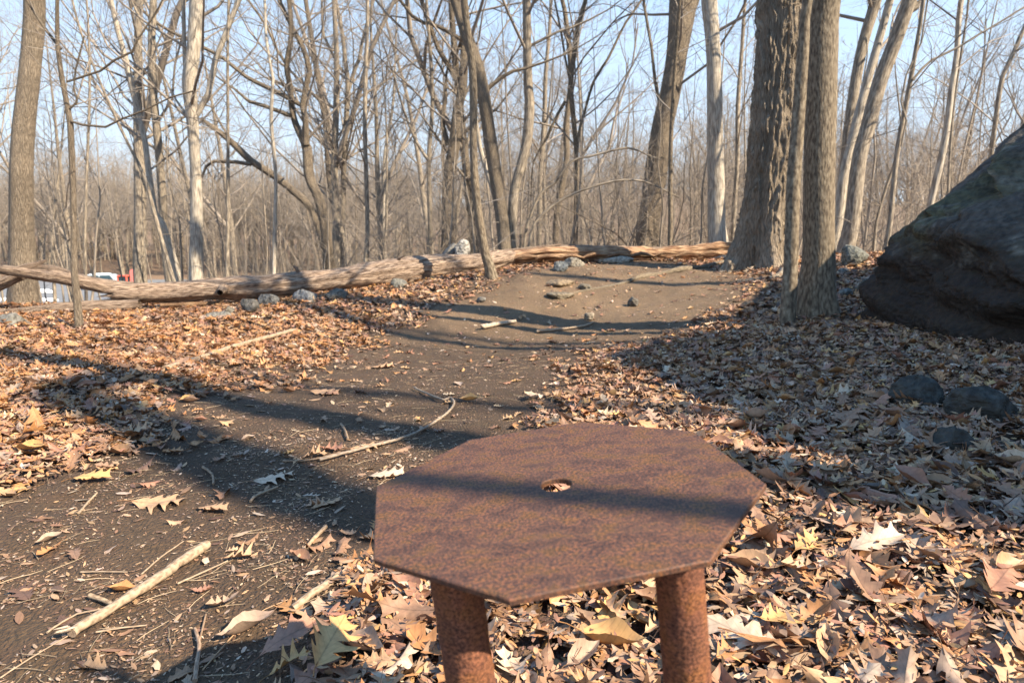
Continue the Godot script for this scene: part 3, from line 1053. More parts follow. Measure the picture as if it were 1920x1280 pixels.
func boulder() -> void:
	var c := Vector3(6.0, 1.0, -3.9)
	var pl := []
	for q in [[Vector3(-0.66, 0.75, -0.2), Vector3(3.46, 0.72, -5.5)], [Vector3(-0.55, 0.62, 0.56), Vector3(3.7, 0.7, -5.1)], [Vector3(-0.62, -0.5, 0.6), Vector3(3.62, 0.5, -5.15)], [Vector3(-0.62, -0.72, 0.3), Vector3(3.62, 0.2, -5.2)],
			[Vector3(-0.98, 0.02, 0.18), Vector3(4.2, 0.8, -3.6)], [Vector3(-0.75, 0.3, 0.58), Vector3(3.5, 0.78, -5.25)], [Vector3(-0.35, 0.4, 0.85), Vector3(4.3, 0.85, -4.7)], [Vector3(-0.45, 0.25, -0.85), Vector3(3.3, 0.7, -5.9)], [Vector3(0.05, 1, 0.05), Vector3(5, 3.5, -3)], [Vector3(1, 0.1, 0), Vector3(9, 1, -4)], [Vector3(0, 0.1, 1), Vector3(6, 1, -0.3)], [Vector3(0, 0.2, -1), Vector3(6, 1, -7.4)], [Vector3(0, -1, 0), Vector3(6, -0.6, -4)]]:
		var n: Vector3 = q[0].normalized()
		pl.append([n, n.dot(q[1] + Vector3(0.1, 0, 0) - c)])
	var mb := MB.new()
	var nu := 401
	var nv := 210
	var p := PackedVector3Array()
	var uv := PackedVector2Array()
	var co := PackedColorArray()
	for j in nv:
		var la := PI * j / (nv - 1) - PI / 2
		for i in nu:
			# finer towards the side that faces the path
			var f := float(i % (nu - 1)) / (nu - 1)
			var lo := PI + TAU * (f - 0.5) - 0.75 * sin(TAU * (f - 0.5)) - 0.35
			var d := Vector3(cos(la) * cos(lo), sin(la), -cos(la) * sin(lo))
			var s := 0.0
			for q in pl:
				var k: float = d.dot(q[0])
				if k > 0.01: s += pow(k / q[1], 60.0)
			var r := pow(s, -1.0 / 60.0)
			r += 0.27
			var w := c + d * r
			# bedding: ledges that dip towards the nose, with a few open cracks
			var bed := w.dot(Vector3(-0.42, 0.86, 0.28)) * 3.1 + 0.5 * n1.get_noise_3d(w.x * 9, w.y * 9, w.z * 9)
			var st := fposmod(bed, 1.0)
			r += 0.17 * (smoothstep(0.0, 0.85, st) - smoothstep(0.9, 1.0, st)) * (0.6 + n1.get_noise_3d(w.x * 6 + 9, w.y * 6, w.z * 6)) 
			r += 0.09 * n1.get_noise_3d(w.x * 9, w.y * 9, w.z * 9) - 0.16 * smoothstep(-0.45, 0.0, n3.get_noise_3d(w.x * 1.0, w.y * 1.9, w.z * 1.0)) - 0.09 * smoothstep(-0.25, -0.02, n3.get_noise_3d(w.x * 2.2 + 9.0, w.y * 4.0, w.z * 2.2)) + 0.07 * n1.get_noise_3d(w.x * 34, w.y * 34, w.z * 34) + 0.025 * n1.get_noise_3d(w.x * 110, w.y * 110, w.z * 110)
			var g1 := absf(n1.get_noise_3d(w.x * 11 + 33, w.y * 17, w.z * 11))
			var g2 := absf(n1.get_noise_3d(w.x * 26 + 63, w.y * 34, w.z * 26))
			r -= 0.1 * (1.0 - smoothstep(0.0, 0.045, g1)) + 0.04 * (1.0 - smoothstep(0.0, 0.06, g2))
			if w.z > -5.9 and w.x < 5.2:
				var h1 := w.y - (1.26 + 0.346 * (w.x - 3.51)) - 0.12 * n1.get_noise_2d(w.x * 12, w.z * 12)
				r -= 0.15 * smoothstep(0.0, -0.05, h1) * (1.0 - smoothstep(-0.2, -0.45, h1))
				var h2 := w.y - (0.94 + 0.62 * (w.x - 3.46)) - 0.1 * n1.get_noise_2d(w.x * 16, w.z * 16 + 9)
				r -= 0.12 * exp(-pow(h2 / 0.035, 2.0)) - 0.05 * smoothstep(-0.03, -0.06, h2) * (1.0 - smoothstep(-0.1, -0.3, h2))
				var h3 := w.y - 0.8 - 0.15 * n1.get_noise_2d(w.x * 14, w.z * 14 + 30)
				r -= 0.07 * smoothstep(0.02, -0.05, h3)
			var q3 := c + d * r
			p.append(q3)
			uv.append(Vector2(lo, la))
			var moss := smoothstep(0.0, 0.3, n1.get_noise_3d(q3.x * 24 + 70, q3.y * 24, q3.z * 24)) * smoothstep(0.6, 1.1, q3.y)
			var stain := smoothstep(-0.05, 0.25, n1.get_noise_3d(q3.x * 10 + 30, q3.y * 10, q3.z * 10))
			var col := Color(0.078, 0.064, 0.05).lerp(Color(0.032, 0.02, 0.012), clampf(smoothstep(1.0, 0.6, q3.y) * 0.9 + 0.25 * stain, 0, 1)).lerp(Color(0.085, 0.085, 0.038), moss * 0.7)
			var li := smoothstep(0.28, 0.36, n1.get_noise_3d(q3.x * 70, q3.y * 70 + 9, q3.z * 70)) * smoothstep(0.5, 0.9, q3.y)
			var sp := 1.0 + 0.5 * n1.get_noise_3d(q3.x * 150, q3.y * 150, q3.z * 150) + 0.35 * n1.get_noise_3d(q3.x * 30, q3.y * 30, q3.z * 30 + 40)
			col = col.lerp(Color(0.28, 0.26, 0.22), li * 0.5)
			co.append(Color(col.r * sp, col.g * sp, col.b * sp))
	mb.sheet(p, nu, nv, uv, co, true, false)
	# a taller one added out of view, to keep the leaves in shade
	var tall := []
	for q in [[Vector3(-1, 0.05, -0.1), 0.96], [Vector3(1, 0, 0), 1.0], [Vector3(-0.2, 1, 0.1), 0.95], [Vector3(0, -1, 0), 1.0], [Vector3(0, 0.1, 1), 0.95], [Vector3(-0.1, 0.2, -1), 0.95], [Vector3(-0.7, 0.6, -0.5), 1.3], [Vector3(-0.6, 0.5, 0.6), 1.32]]:
		tall.append([q[0].normalized(), q[1]])
	var side := put("boulder", rock_mesh(Vector3(2.3, 3.5, 2.45), 71, 61, 33, 0.07, Color(0.14, 0.125, 0.11), tall), M.rock)
	side.position = Vector3(6.95, 0.9, -2.25)
	tag(side, "tall upright boulder added out of view beside the overhanging one to shade the leaves", "boulder")
	tag(put("boulder", mb.mesh(), M.rock), "huge dark overhanging boulder with a sloping mossy top at the right edge", "boulder")

func log_piece(pts: Array, sides: int, rough: float, seed_: int, ragged := 0.0) -> ArrayMesh:
	var line := smooth_line(pts, 0.09)
	var mb := MB.new()
	var p := PackedVector3Array()
	var uv := PackedVector2Array()
	var co := PackedColorArray()
	var a := Vector3.UP
	var along := 0.0
	for j in line.size():
		var c: Vector3 = line[j][0]
		var t: Vector3 = (line[mini(j + 1, line.size() - 1)][0] - line[maxi(j - 1, 0)][0]).normalized()
		a = (a - t * a.dot(t)).normalized()
		var b := t.cross(a)
		if j > 0: along += c.distance_to(line[j - 1][0])
		for i in sides + 1:
			var th := TAU * (i % sides) / sides
			var d := a * cos(th) + b * sin(th)
			var r: float = line[j][1]
			var g := n2.get_noise_2d(th * 60.0 + seed_ * 50.0, along * 9.0)
			r *= 1.0 + rough * n1.get_noise_3d(cos(th) * 30.0 + seed_ * 11.0, along * 26.0, sin(th) * 30.0) - rough * 0.8 * smoothstep(0.14, 0.3, g) + rough * 0.3 * n1.get_noise_3d(cos(th) * 90.0 + seed_ * 11.0, along * 120.0, sin(th) * 90.0)
			var q := c + d * r
			if ragged > 0.0:
				var e := 1.0 - minf(1.0, minf(along, 99.0) / ragged)
				q += t * e * ragged * 1.3 * n2.get_noise_2d(th * 110.0 + seed_ * 31.0, 3.0)
			p.append(q)
			uv.append(Vector2(4.0 * i / sides, along / 0.5))
			co.append(Color(1, 1, 1))
	mb.sheet(p, sides + 1, line.size(), uv, co, true, true)
	return mb.mesh()

func px_line(l: Array) -> Array:                       # [x, y of the middle, width, d]
	var o := []
	for q in l: o.append([at(q[0], q[1], q[3]), q[2] * q[3] / F / 2.0])
	return o

func shifted(l: Array, b: Vector3) -> Array:
	for q in l: q[0] -= b
	return l

func log_and_rot() -> void:
	var b := at(640, 525, 10.6)
	var t := base_at("fallen_log", b)
	tag(t, "long weathered barkless tree trunk lying across the slope with splintered left end", "log")
	put("log_trunk", log_piece(shifted(px_line([[196, 551, 26, 9.6], [222, 549, 36, 9.65], [260, 549, 40, 9.75], [330, 547, 38, 9.9], [420, 541, 40, 10.1], [440, 540, 45, 10.15], [520, 535, 42, 10.3], [640, 523, 42, 10.6], [720, 511, 46, 10.9], [800, 502, 46, 11.2], [880, 496, 40, 11.5], [935, 487, 34, 11.8], [965, 482, 22, 12.0]]), b), 40, 0.16, 1, 0.25), M.wood, t)
	put("upper_branch", log_piece(shifted(px_line([[250, 543, 30, 9.75], [205, 539, 28, 9.62], [160, 530, 28, 9.5], [110, 518, 27, 9.4], [55, 512, 22, 9.3], [0, 505, 17, 9.2], [-60, 500, 14, 9.1]]), b), 24, 0.2, 2), M.wood, t)
	put("splinter", log_piece(shifted(px_line([[150, 520, 8, 9.45], [110, 505, 12, 9.4], [70, 500, 9, 9.35], [38, 507, 7, 9.3]]), b), 12, 0.2, 3), M.wood, t)
	put("splinter", log_piece(shifted(px_line([[12, 512, 12, 9.28], [45, 502, 14, 9.3], [70, 494, 9, 9.35], [86, 488, 5, 9.4]]), b), 12, 0.25, 4), M.wood, t)
	put("cross_branch", log_piece(shifted(px_line([[42, 516, 18, 9.5], [15, 527, 20, 9.5], [-20, 541, 22, 9.5], [-80, 560, 22, 9.5]]), b), 18, 0.2, 5), M.wood, t)
	put("lower_branch", log_piece(shifted(px_line([[262, 570, 18, 9.55], [225, 574, 24, 9.5], [170, 575, 25, 9.4], [110, 578, 22, 9.3], [50, 583, 17, 9.2], [-10, 588, 15, 9.1], [-80, 592, 12, 9.0]]), b), 24, 0.2, 6), M.wood, t)
	put("knot", log_piece(shifted(px_line([[418, 541, 22, 9.95], [414, 545, 18, 9.78], [411, 548, 12, 9.72]]), b), 14, 0.25, 7), M.wood, t)
	for q in [[[520, 559, 7, 10.2], [570, 555, 9, 10.3], [620, 549, 7, 10.45], [650, 543, 3, 10.55]], [[300, 572, 6, 9.75], [360, 570, 8, 9.9], [420, 566, 5, 10.05]], [[690, 526, 5, 10.7], [760, 520, 7, 10.9], [830, 513, 4, 11.15]]]:
		put("bark_strip", log_piece(shifted(px_line(q), b), 8, 0.4, 40 + int(q[0][0])), M.rot, t)
	for q in [[[560, 512, 9, 10.35], [556, 504, 7, 10.33], [549, 498, 3, 10.3]], [[742, 492, 9, 10.95], [748, 484, 6, 10.9], [757, 480, 2.5, 10.85]]]:
		put("stub", log_piece(shifted(px_line(q), b), 9, 0.3, int(q[0][0])), M.wood, t)
	# the upper length, rotted open
	b = at(1150, 478, 12.5)
	t = base_at("rotten_log", b)
	tag(t, "crumbling reddish rotten log on the crest left of the shaggy tree", "log")
	put("shell", log_piece(shifted(px_line([[905, 480, 14, 12.0], [960, 472, 12, 12.1], [1000, 466, 9, 12.2], [1035, 461, 5, 12.3], [1052, 458, 3, 12.35]]), b), 14, 0.3, 11), M.wood, t)
	put("core", log_piece(shifted(px_line([[935, 490, 16, 11.9], [970, 483, 24, 12.0], [1010, 477, 26, 12.1], [1060, 475, 24, 12.3], [1140, 475, 24, 12.5], [1230, 475, 23, 12.7], [1310, 472, 25, 12.8], [1350, 467, 26, 12.8], [1385, 466, 18, 12.8]]), b), 34, 0.42, 12), M.rot, t)
	put("upper_bark", log_piece(shifted(px_line([[1020, 466, 10, 12.3], [1090, 467, 14, 12.45], [1180, 468, 13, 12.65], [1280, 469, 11, 12.8], [1330, 464, 12, 12.85]]), b), 18, 0.3, 13), M.wood, t)
	for k in 9:
		var xx := 960.0 + k * 44.0
		var pc := px_line([[xx, 486 - k * 0.9, 4, 11.85 + k * 0.08], [xx + 22, 480 - k, 8, 11.85 + k * 0.08], [xx + 48, 481 - k + (k % 3) * 2, 3, 11.9 + k * 0.08]])
		put("rotten_flake", log_piece(shifted(pc, b), 8, 0.3, 20 + k), M.rot, t)

func trees() -> void:
	var T := "bare_tree"
	traced(T, "thick upright furrowed tree at the far left behind the broken log", 11.0, [[42, 577, 58], [43, 520, 54], [44, 420, 48], [47, 280, 44], [52, 100, 42], [54, 0, 41]], "bark_furrowed", {"flare": 0.3, "boughs": 14, "whips": 2, "sides": 40})
	traced("sapling", "dark crooked sapling with curling side branches in front of the broken log", 7.2, [[148, 622, 17], [143, 553, 15], [135, 503, 13], [133, 420, 12], [131, 333, 12], [129, 233, 13], [125, 200, 11], [118, 153, 10], [113, 90, 9], [116, 40, 8], [118, 0, 7]], "bark_furrowed", {"tall": 8.0, "whips": 1, "boughs": 7, "from": 0.55, "flare": 0.1, "limb_twigs": 4,
		"limbs": [[[125, 153, 4], [187, 133, 4], [215, 112, 4], [247, 97, 4], [257, 75, 3.5], [275, 48, 3], [292, 24, 3]], [[113, 92, 6], [90, 62, 5.5], [68, 30, 5], [50, 0, 5]], [[131, 227, 4], [155, 234, 4], [197, 238, 4], [230, 222, 3.5], [267, 208, 3], [320, 182, 3], [363, 170, 2.5]], [[131, 203, 4], [143, 192, 3.5], [144, 182, 3.5], [137, 170, 3], [141, 130, 3], [157, 68, 2.5]]]})
	traced("sapling", "thin straight pole right of the dark crooked sapling", 14.0, [[161, 560, 7], [163, 417, 6], [162, 167, 5], [158, 20, 4], [157, 0, 4]], "bark_smooth", {"tall": 8.0, "boughs": 8, "from": 0.4})
	traced("sapling", "thin sapling leaning left across the grey forked pair", 15.0, [[300, 440, 8], [267, 333, 7], [240, 280, 6], [217, 233, 6], [180, 143, 5], [153, 60, 4], [140, 0, 4]], "bark_smooth", {"tall": 8.0, "boughs": 8, "from": 0.45})
	traced(T, "grey mottled tree leaning left, crossing the upright grey one", 17.0, [[337, 530, 16], [322, 470, 14], [307, 420, 14], [293, 400, 13], [278, 320, 12], [267, 260, 11], [248, 187, 11], [233, 113, 11], [220, 57, 10], [210, 0, 9]], "bark_pale", {"boughs": 12})
	traced(T, "upright grey tree crossing behind the mottled leaning one", 17.6, [[318, 530, 17], [308, 470, 17], [303, 400, 16], [302, 333, 16], [297, 233, 15], [290, 167, 15], [283, 67, 14], [283, 0, 13]], "bark_smooth", {"boughs": 12, "limbs": [[[280, 60, 5], [265, 40, 4], [245, 0, 4]], [[284, 130, 3], [262, 128, 3], [245, 143, 3]]]})
	traced(T, "pale cream barked tree with two side limbs left of centre", 16.0, [[368, 530, 29], [366, 420, 25], [363, 333, 22], [361, 250, 22], [360, 213, 24], [358, 153, 26], [367, 100, 24], [371, 40, 27], [372, 0, 28]], "bark_pale", {"boughs": 14, "tall": 15.0, "sides": 32, "limbs": [[[368, 215, 11], [390, 177, 11], [403, 113, 10], [420, 70, 10], [437, 25, 9], [448, 0, 8]], [[352, 160, 10], [348, 143, 9], [345, 83, 7], [344, 40, 7], [343, 0, 6]], [[352, 218, 4], [330, 188, 4], [300, 130, 3], [270, 95, 2]]]})
	traced("sapling", "slim dark pole just right of the cream barked tree", 15.0, [[425, 530, 8], [425, 417, 7], [425, 233, 6], [430, 100, 5], [433, 0, 5]], "bark_smooth", {"tall": 9.0, "boughs": 8, "from": 0.4})
	traced("sapling", "slim pale pole between the dark pole and the big forked oak", 15.0, [[513, 520, 8], [513, 417, 8], [515, 327, 7], [510, 233, 7], [513, 180, 6], [515, 150, 6], [503, 83, 5], [497, 0, 5]], "bark_pale", {"tall": 9.0, "boughs": 8, "from": 0.4})
	traced(T, "large forked oak with long limbs reaching left of centre", 19.0, [[617, 508, 22], [610, 420, 20], [597, 370, 19], [580, 333, 19], [573, 277, 18], [563, 257, 13], [547, 217, 12], [542, 160, 10], [537, 123, 10], [547, 67, 9], [544, 0, 8]], "bark_furrowed", {"tall": 15.0, "boughs": 14, "limbs": [[[574, 272, 13], [573, 233, 11], [567, 197, 11], [574, 160, 10], [580, 133, 10], [567, 87, 9], [547, 50, 8], [523, 0, 7]], [[566, 198, 8], [520, 173, 8], [460, 143, 7], [420, 110, 6], [377, 87, 6], [300, 47, 5], [247, 0, 4]], [[545, 217, 8], [500, 200, 7], [467, 190, 6], [455, 180, 5], [440, 167, 4]], [[543, 130, 5], [520, 95, 5], [500, 50, 4], [465, 0, 4]]]})
	traced(T, "grey trunk leaning far left with a drooping hooked limb behind the slim poles", 20.0, [[612, 470, 17], [583, 393, 16], [550, 360, 15], [517, 333, 15], [490, 315, 14], [467, 300, 14], [433, 267, 12], [405, 243, 10], [377, 223, 7]], "bark_furrowed", {"tall": 4.2, "boughs": 0, "whips": 9, "limbs": [[[470, 308, 7], [445, 304, 7], [427, 303, 6], [400, 302, 6], [386, 312, 5], [377, 335, 4]], [[440, 272, 4], [415, 235, 4], [395, 200, 3], [370, 190, 2]]]})
	traced(T, "slender forked tree right of the big forked oak", 24.0, [[640, 460, 12], [640, 417, 11], [645, 300, 10], [653, 167, 9], [648, 120, 8], [640, 60, 7], [628, 0, 6]], "bark_smooth", {"tall": 16.0, "boughs": 14, "limbs": [[[653, 170, 7], [665, 130, 7], [673, 110, 6], [683, 60, 5], [700, 0, 4]], [[650, 140, 5], [637, 127, 5], [620, 95, 5], [607, 67, 5], [603, 0, 4]]]})
	traced("sapling", "straight thin pole rising from behind the middle of the log", 16.0, [[686, 490, 9], [688, 417, 8], [686, 233, 8], [687, 100, 7], [687, 0, 6]], "bark_smooth", {"tall": 10.0, "boughs": 9, "from": 0.35})
	traced("sapling", "thin whitish tree right of the straight thin pole", 26.0, [[720, 480, 7], [720, 383, 6], [722, 290, 6], [735, 200, 5], [740, 120, 4], [745, 0, 3]], "bark_pale", {"tall": 13.0, "boughs": 12})
	traced("sapling", "thin wavering tree left of the broad grey forked trunk", 20.0, [[806, 480, 9], [807, 417, 9], [803, 300, 8], [808, 230, 7], [810, 167, 7], [805, 67, 6], [800, 0, 5]], "bark_smooth", {"tall": 13.0, "boughs": 11, "limbs": [[[803, 300, 6], [780, 265, 5], [755, 200, 4], [735, 130, 3]]]})
	traced(T, "broad grey forked trunk left of the curved orange brown sapling", 20.0, [[840, 475, 25], [840, 417, 24], [842, 333, 23], [853, 267, 20], [857, 217, 17], [867, 167, 16], [870, 100, 14], [867, 40, 12], [862, 0, 11]], "bark_furrowed", {"tall": 16.0, "boughs": 14, "limbs": [[[840, 272, 10], [830, 235, 9], [830, 213, 8], [835, 190, 7]], [[862, 165, 9], [845, 130, 9], [823, 93, 9], [807, 50, 8], [790, 0, 8]], [[866, 75, 8], [845, 62, 7], [823, 50, 7], [795, 43, 6], [773, 30, 6], [750, 0, 5]], [[855, 262, 8], [880, 240, 6], [900, 225, 5], [930, 205, 4], [950, 180, 3]]]})
	traced("sapling", "smooth orange brown sapling with a curved foot in front of the log", 10.5, [[925, 525, 25], [917, 497, 20], [910, 477, 17], [903, 437, 16], [897, 400, 15], [890, 333, 14], [887, 267, 14], [887, 200, 14], [885, 133, 14], [878, 67, 13], [870, 0, 13]], "bark_mossy", {"tall": 10.0, "boughs": 9, "from": 0.5, "whips": 3, "flare": 0.15, "step": 0.12})
	traced(T, "dark trunk leaning left behind the curved sapling", 14.5, [[946, 465, 24], [942, 417, 24], [930, 333, 25], [920, 267, 24], [910, 200, 24], [897, 133, 24], [875, 67, 20], [853, 0, 18]], "bark_furrowed", {"boughs": 12, "limbs": [[[912, 168, 8], [940, 145, 7], [962, 133, 6], [985, 128, 5]]]})
	traced(T, "grey trunk curving right out of the broken stub beside the dark leaning trunk", 14.8, [[959, 465, 19], [960, 417, 18], [964, 360, 18], [973, 323, 18], [987, 267, 18], [993, 200, 17], [990, 150, 16], [988, 67, 15], [987, 0, 15]], "bark_smooth", {"boughs": 12, "sides": 22, "limbs": [[[995, 85, 5], [1025, 70, 5], [1045, 60, 4], [1075, 50, 4]], [[961, 400, 15], [956, 410, 14], [955, 418, 12]]]})
	traced("sapling", "short pale stem between the curved sapling and the dark leaning trunk", 15.0, [[942, 445, 11], [940, 417, 11], [933, 383, 11], [917, 333, 10], [906, 300, 9], [900, 277, 8], [893, 230, 7]], "bark_pale", {"tall": 6.0, "boughs": 5})
	traced(T, "dark slim tree right of centre with a pale neighbour in front", 22.0, [[1042, 470, 13], [1043, 417, 12], [1050, 367, 12], [1063, 300, 11], [1063, 233, 11], [1070, 167, 10], [1070, 117, 10], [1060, 33, 8], [1053, 0, 7]], "bark_furrowed", {"boughs": 13, "tall": 16.0})
	traced(T, "slim grey tree forking into raised arms right of centre", 20.0, [[1078, 470, 10], [1080, 417, 9], [1082, 300, 9], [1077, 233, 9], [1070, 160, 9], [1075, 110, 9], [1083, 50, 8], [1098, 0, 7]], "bark_mossy", {"tall": 14.0, "boughs": 12, "limbs": [[[1081, 300, 5], [1087, 240, 5], [1097, 207, 5], [1113, 153, 5], [1140, 110, 4.5], [1173, 43, 4], [1203, 0, 4]], [[1060, 190, 6], [1045, 215, 5], [1025, 258, 5]], [[1072, 165, 5], [1062, 120, 4], [1052, 60, 4], [1040, 0, 3]]]})
	traced(T, "slim forked grey tree between the curving trunk and the raised arms", 25.0, [[1010, 470, 10], [1012, 383, 9], [1013, 333, 9], [1020, 233, 8], [1023, 140, 7], [1030, 60, 6], [1033, 0, 5]], "bark_smooth", {"tall": 16.0, "boughs": 13})
	traced(T, "stout grey tree leaning right, left of the straight pale one", 18.5, [[1212, 465, 48], [1217, 417, 44], [1227, 350, 43], [1240, 247, 39], [1255, 173, 37], [1268, 100, 38], [1281, 0, 50]], "bark_furrowed", {"boughs": 15, "sides": 36, "tall": 17.0, "limbs": [[[1236, 190, 6], [1228, 150, 6], [1222, 90, 5], [1207, 0, 5]], [[1285, 40, 25], [1300, 0, 22], [1315, -60, 18]]]})
	traced("sapling", "thin upright stem standing before the stout leaning grey tree", 14.5, [[1256, 465, 9], [1257, 417, 9], [1260, 267, 8], [1268, 100, 7], [1270, 67, 7], [1273, 0, 6]], "bark_mossy", {"tall": 9.0, "boughs": 8})
	traced(T, "straight pale grey tree left of the shaggy trunk", 15.0, [[1348, 462, 36], [1345, 417, 33], [1343, 333, 32], [1338, 200, 28], [1335, 100, 26], [1330, 0, 28]], "bark_pale", {"boughs": 14, "sides": 32, "tall": 16.0})
	traced("sapling", "thin twisting stem between the straight pale tree and the shaggy trunk", 18.0, [[1374, 455, 9], [1375, 417, 9], [1380, 300, 8], [1383, 200, 8], [1393, 100, 7], [1400, 0, 6]], "bark_smooth", {"tall": 11.0, "boughs": 10})
	var big := traced(T, "big shaggy barked tree with peeling plates on the crest", 11.0, [[1427, 508, 104], [1429, 470, 92], [1432, 430, 86], [1438, 360, 80], [1446, 260, 76], [1457, 133, 74], [1466, 50, 76], [1470, 0, 77]], "bark_furrowed", {"flare": 0.7, "boughs": 16, "tall": 18.0, "sides": 190, "step": 0.03, "rough": 0.08, "ridge": 0.055, "whips": 0})
	# its bared root runs down over the path
	var rl := []
	for q in [[1375, 492, 22], [1345, 497, 17], [1310, 503, 14], [1275, 508, 12], [1240, 512, 11], [1215, 517, 12], [1195, 522, 9], [1160, 533, 7], [1120, 541, 6], [1085, 549, 5], [1060, 555, 3]]:
		var g := gpx(q[0], q[1])
		rl.append([g - big.position + Vector3(0, 0.004 + 0.012 * sin(q[0] * 0.07), 0), q[2] * project(g).z / F / 2.0 * (1.0 + 0.25 * sin(q[0] * 0.11))])
	put("root", log_piece(rl, 14, 0.45, 31), M.bark_mossy, big)
	rl = []
	for q in [[1480, 500, 26], [1470, 512, 20], [1455, 520, 13], [1430, 524, 9], [1380, 526, 5]]:
		var g := gpx(q[0], q[1])
		rl.append([g - big.position, q[2] * project(g).z / F / 2.0])
	put("root", log_piece(rl, 14, 0.2, 32), M.bark_smooth, big)
	traced(T, "slimmer stem of the twin trees beside the boulder", 6.8, [[1477, 610, 31], [1480, 560, 29], [1484, 500, 27], [1488, 420, 26], [1493, 333, 26], [1505, 200, 23], [1513, 80, 20], [1518, 0, 18]], "bark_mossy", {"flare": 0.12, "boughs": 9, "whips": 0, "tall": 12.0, "sides": 30, "step": 0.08})
	traced(T, "thicker smooth stem of the twin trees beside the boulder", 7.0, [[1534, 588, 74], [1532, 550, 69], [1535, 480, 63], [1536, 417, 61], [1540, 300, 61], [1545, 200, 61], [1551, 90, 60], [1555, 0, 60]], "bark_mossy", {"flare": 0.4, "boughs": 14, "whips": 0, "tall": 15.0, "sides": 56, "step": 0.06, "rough": 0.1})
	traced(T, "leaning grey tree directly behind the twin trees, leftmost of its clump", 14.2, [[1568, 450, 22], [1580, 330, 21], [1590, 233, 20], [1610, 133, 20], [1627, 67, 20], [1648, 0, 22]], "bark_smooth", {"boughs": 11})
	traced(T, "leaning grey stem in the middle of the clump behind the twin trees", 13.6, [[1565, 450, 20], [1570, 417, 20], [1580, 333, 19], [1597, 267, 18], [1627, 167, 17], [1647, 100, 17], [1673, 0, 15]], "bark_pale", {"boughs": 10})
	traced(T, "thickest leaning trunk of the clump behind the twin trees", 13.0, [[1588, 460, 34], [1597, 417, 32], [1613, 300, 29], [1633, 233, 29], [1657, 150, 29], [1680, 83, 28], [1705, 0, 28]], "bark_smooth", {"boughs": 13, "sides": 30, "limbs": [[[1702, 20, 16], [1718, 12, 13], [1726, 3, 9]]]})
	traced("sapling", "slim leaning stem with spreading dark branches right of the clump", 12.0, [[1665, 445, 11], [1670, 417, 10], [1687, 283, 10], [1703, 200, 10], [1717, 100, 8], [1727, 0, 8]], "bark_smooth", {"tall": 9.0, "boughs": 8, "limbs": [[[1712, 150, 5], [1730, 128, 5], [1747, 113, 4], [1800, 87, 4], [1840, 62, 3.5], [1873, 43, 3], [1920, 14, 3]], [[1690, 275, 3], [1700, 225, 3], [1690, 190, 3], [1700, 140, 3], [1728, 80, 3], [1740, 0, 3]]]})
	traced("sapling", "thin dark stem bending left of the slim leaning one by the boulder", 14.0, [[1640, 450, 7], [1643, 417, 6], [1660, 350, 6], [1683, 280, 5], [1686, 240, 4]], "bark_smooth", {"tall": 5.0, "boughs": 5})
	traced(T, "straight leaning pale pole rising behind the boulder slope", 13.0, [[1735, 430, 14], [1743, 383, 14], [1757, 317, 14], [1770, 250, 13], [1783, 167, 12], [1797, 100, 11], [1810, 0, 11]], "bark_pale", {"boughs": 10, "tall": 11.0})
	traced("sapling", "thin stem right of the straight pole behind the boulder", 15.0, [[1778, 400, 6], [1780, 343, 6], [1793, 220, 5], [1800, 150, 5], [1808, 60, 4], [1812, 0, 4]], "bark_smooth", {"tall": 9.0, "boughs": 9})
	traced(T, "grey tree leaning right at the far right above the boulder", 16.0, [[1855, 330, 11], [1860, 233, 10], [1877, 143, 9], [1900, 100, 9], [1915, 70, 9], [1950, 0, 8]], "bark_smooth", {"boughs": 11})
	# arching dead branches of a fallen shrub before the stout tree
	for s in [["dead_branch", "pale arching dead branch left of the stout leaning tree", [[985, 440, 5], [990, 417, 5], [1013, 363, 5], [1040, 343, 5], [1070, 303, 5], [1107, 293, 4], [1177, 277, 4], [1213, 290, 2.5], [1240, 300, 2]], 15.0], ["dead_branch", "lower thin dead branch reaching right across the stout leaning tree", [[995, 440, 5], [1003, 417, 5], [1040, 383, 5], [1083, 360, 4.5], [1150, 340, 4], [1207, 340, 3.5], [1273, 370, 2.5]], 14.7]]:
		var b := px_line(s[2].map(func(q): return [q[0], q[1], q[2], s[3]]))
		var g: Vector3 = b[0][0]
		b.push_front([Vector3(g.x - 0.1, ground(g.x, g.z) - 0.05, g.z), b[0][1]])
		var o: Vector3 = b[0][0]
		var line := smooth_line(shifted(b, o), 0.2)
		var pp := PackedVector3Array()
		var rr := PackedFloat32Array()
		for q in line:
			pp.append(q[0]); rr.append(q[1])
		var mb := MB.new()
		mb.tube(pp, rr, 7)
		var root := base_at(s[0], o)
		tag(root, s[1], "branch", "")
		put("stem", mb.mesh(), M.bark_smooth, root)
		var tw := MB.new()
		var rg := RandomNumberGenerator.new()
		rg.seed = 77
		for k in 9:
			var i := rg.randi_range(line.size() / 3, line.size() - 2)
			grow(tw, line[i][0], Vector3(rg.randfn(0.3, 0.6), rg.randfn(0.2, 0.4), rg.randfn(0, 0.5)).normalized(), rg.randf_range(0.4, 1.0), 0.008, 2, rg, 3.0)
		tag(put("twigs", tw.mesh(), M.twigs, root), "", "", "", "stuff")
	# trees to the right of the picture that throw the shadows over path and stool
	for q in [[10.4, -0.9, 0.2, 19.0, 0.0], [13.0, 3.4, 0.2, 19.0, 0.0], [15.0, -3.5, 0.24, 20.0, 0.04], [12.5, -7.5, 0.18, 18.0, 0.0], [10.8, -9.2, 0.2, 19.0, -0.05], [18.0, 0.5, 0.24, 20.0, 0.0], [16.0, -10.0, 0.2, 18.0, 0.0]]:
		var t := wood_tree(500 + int(q[0] * 10), q[3], q[2], q[4], 0.62, 10, 2, 3.6)
		t.name = numbered("shade_tree")
		add_child(t)
		t.position = Vector3(q[0], ground(q[0], q[1]), q[1])
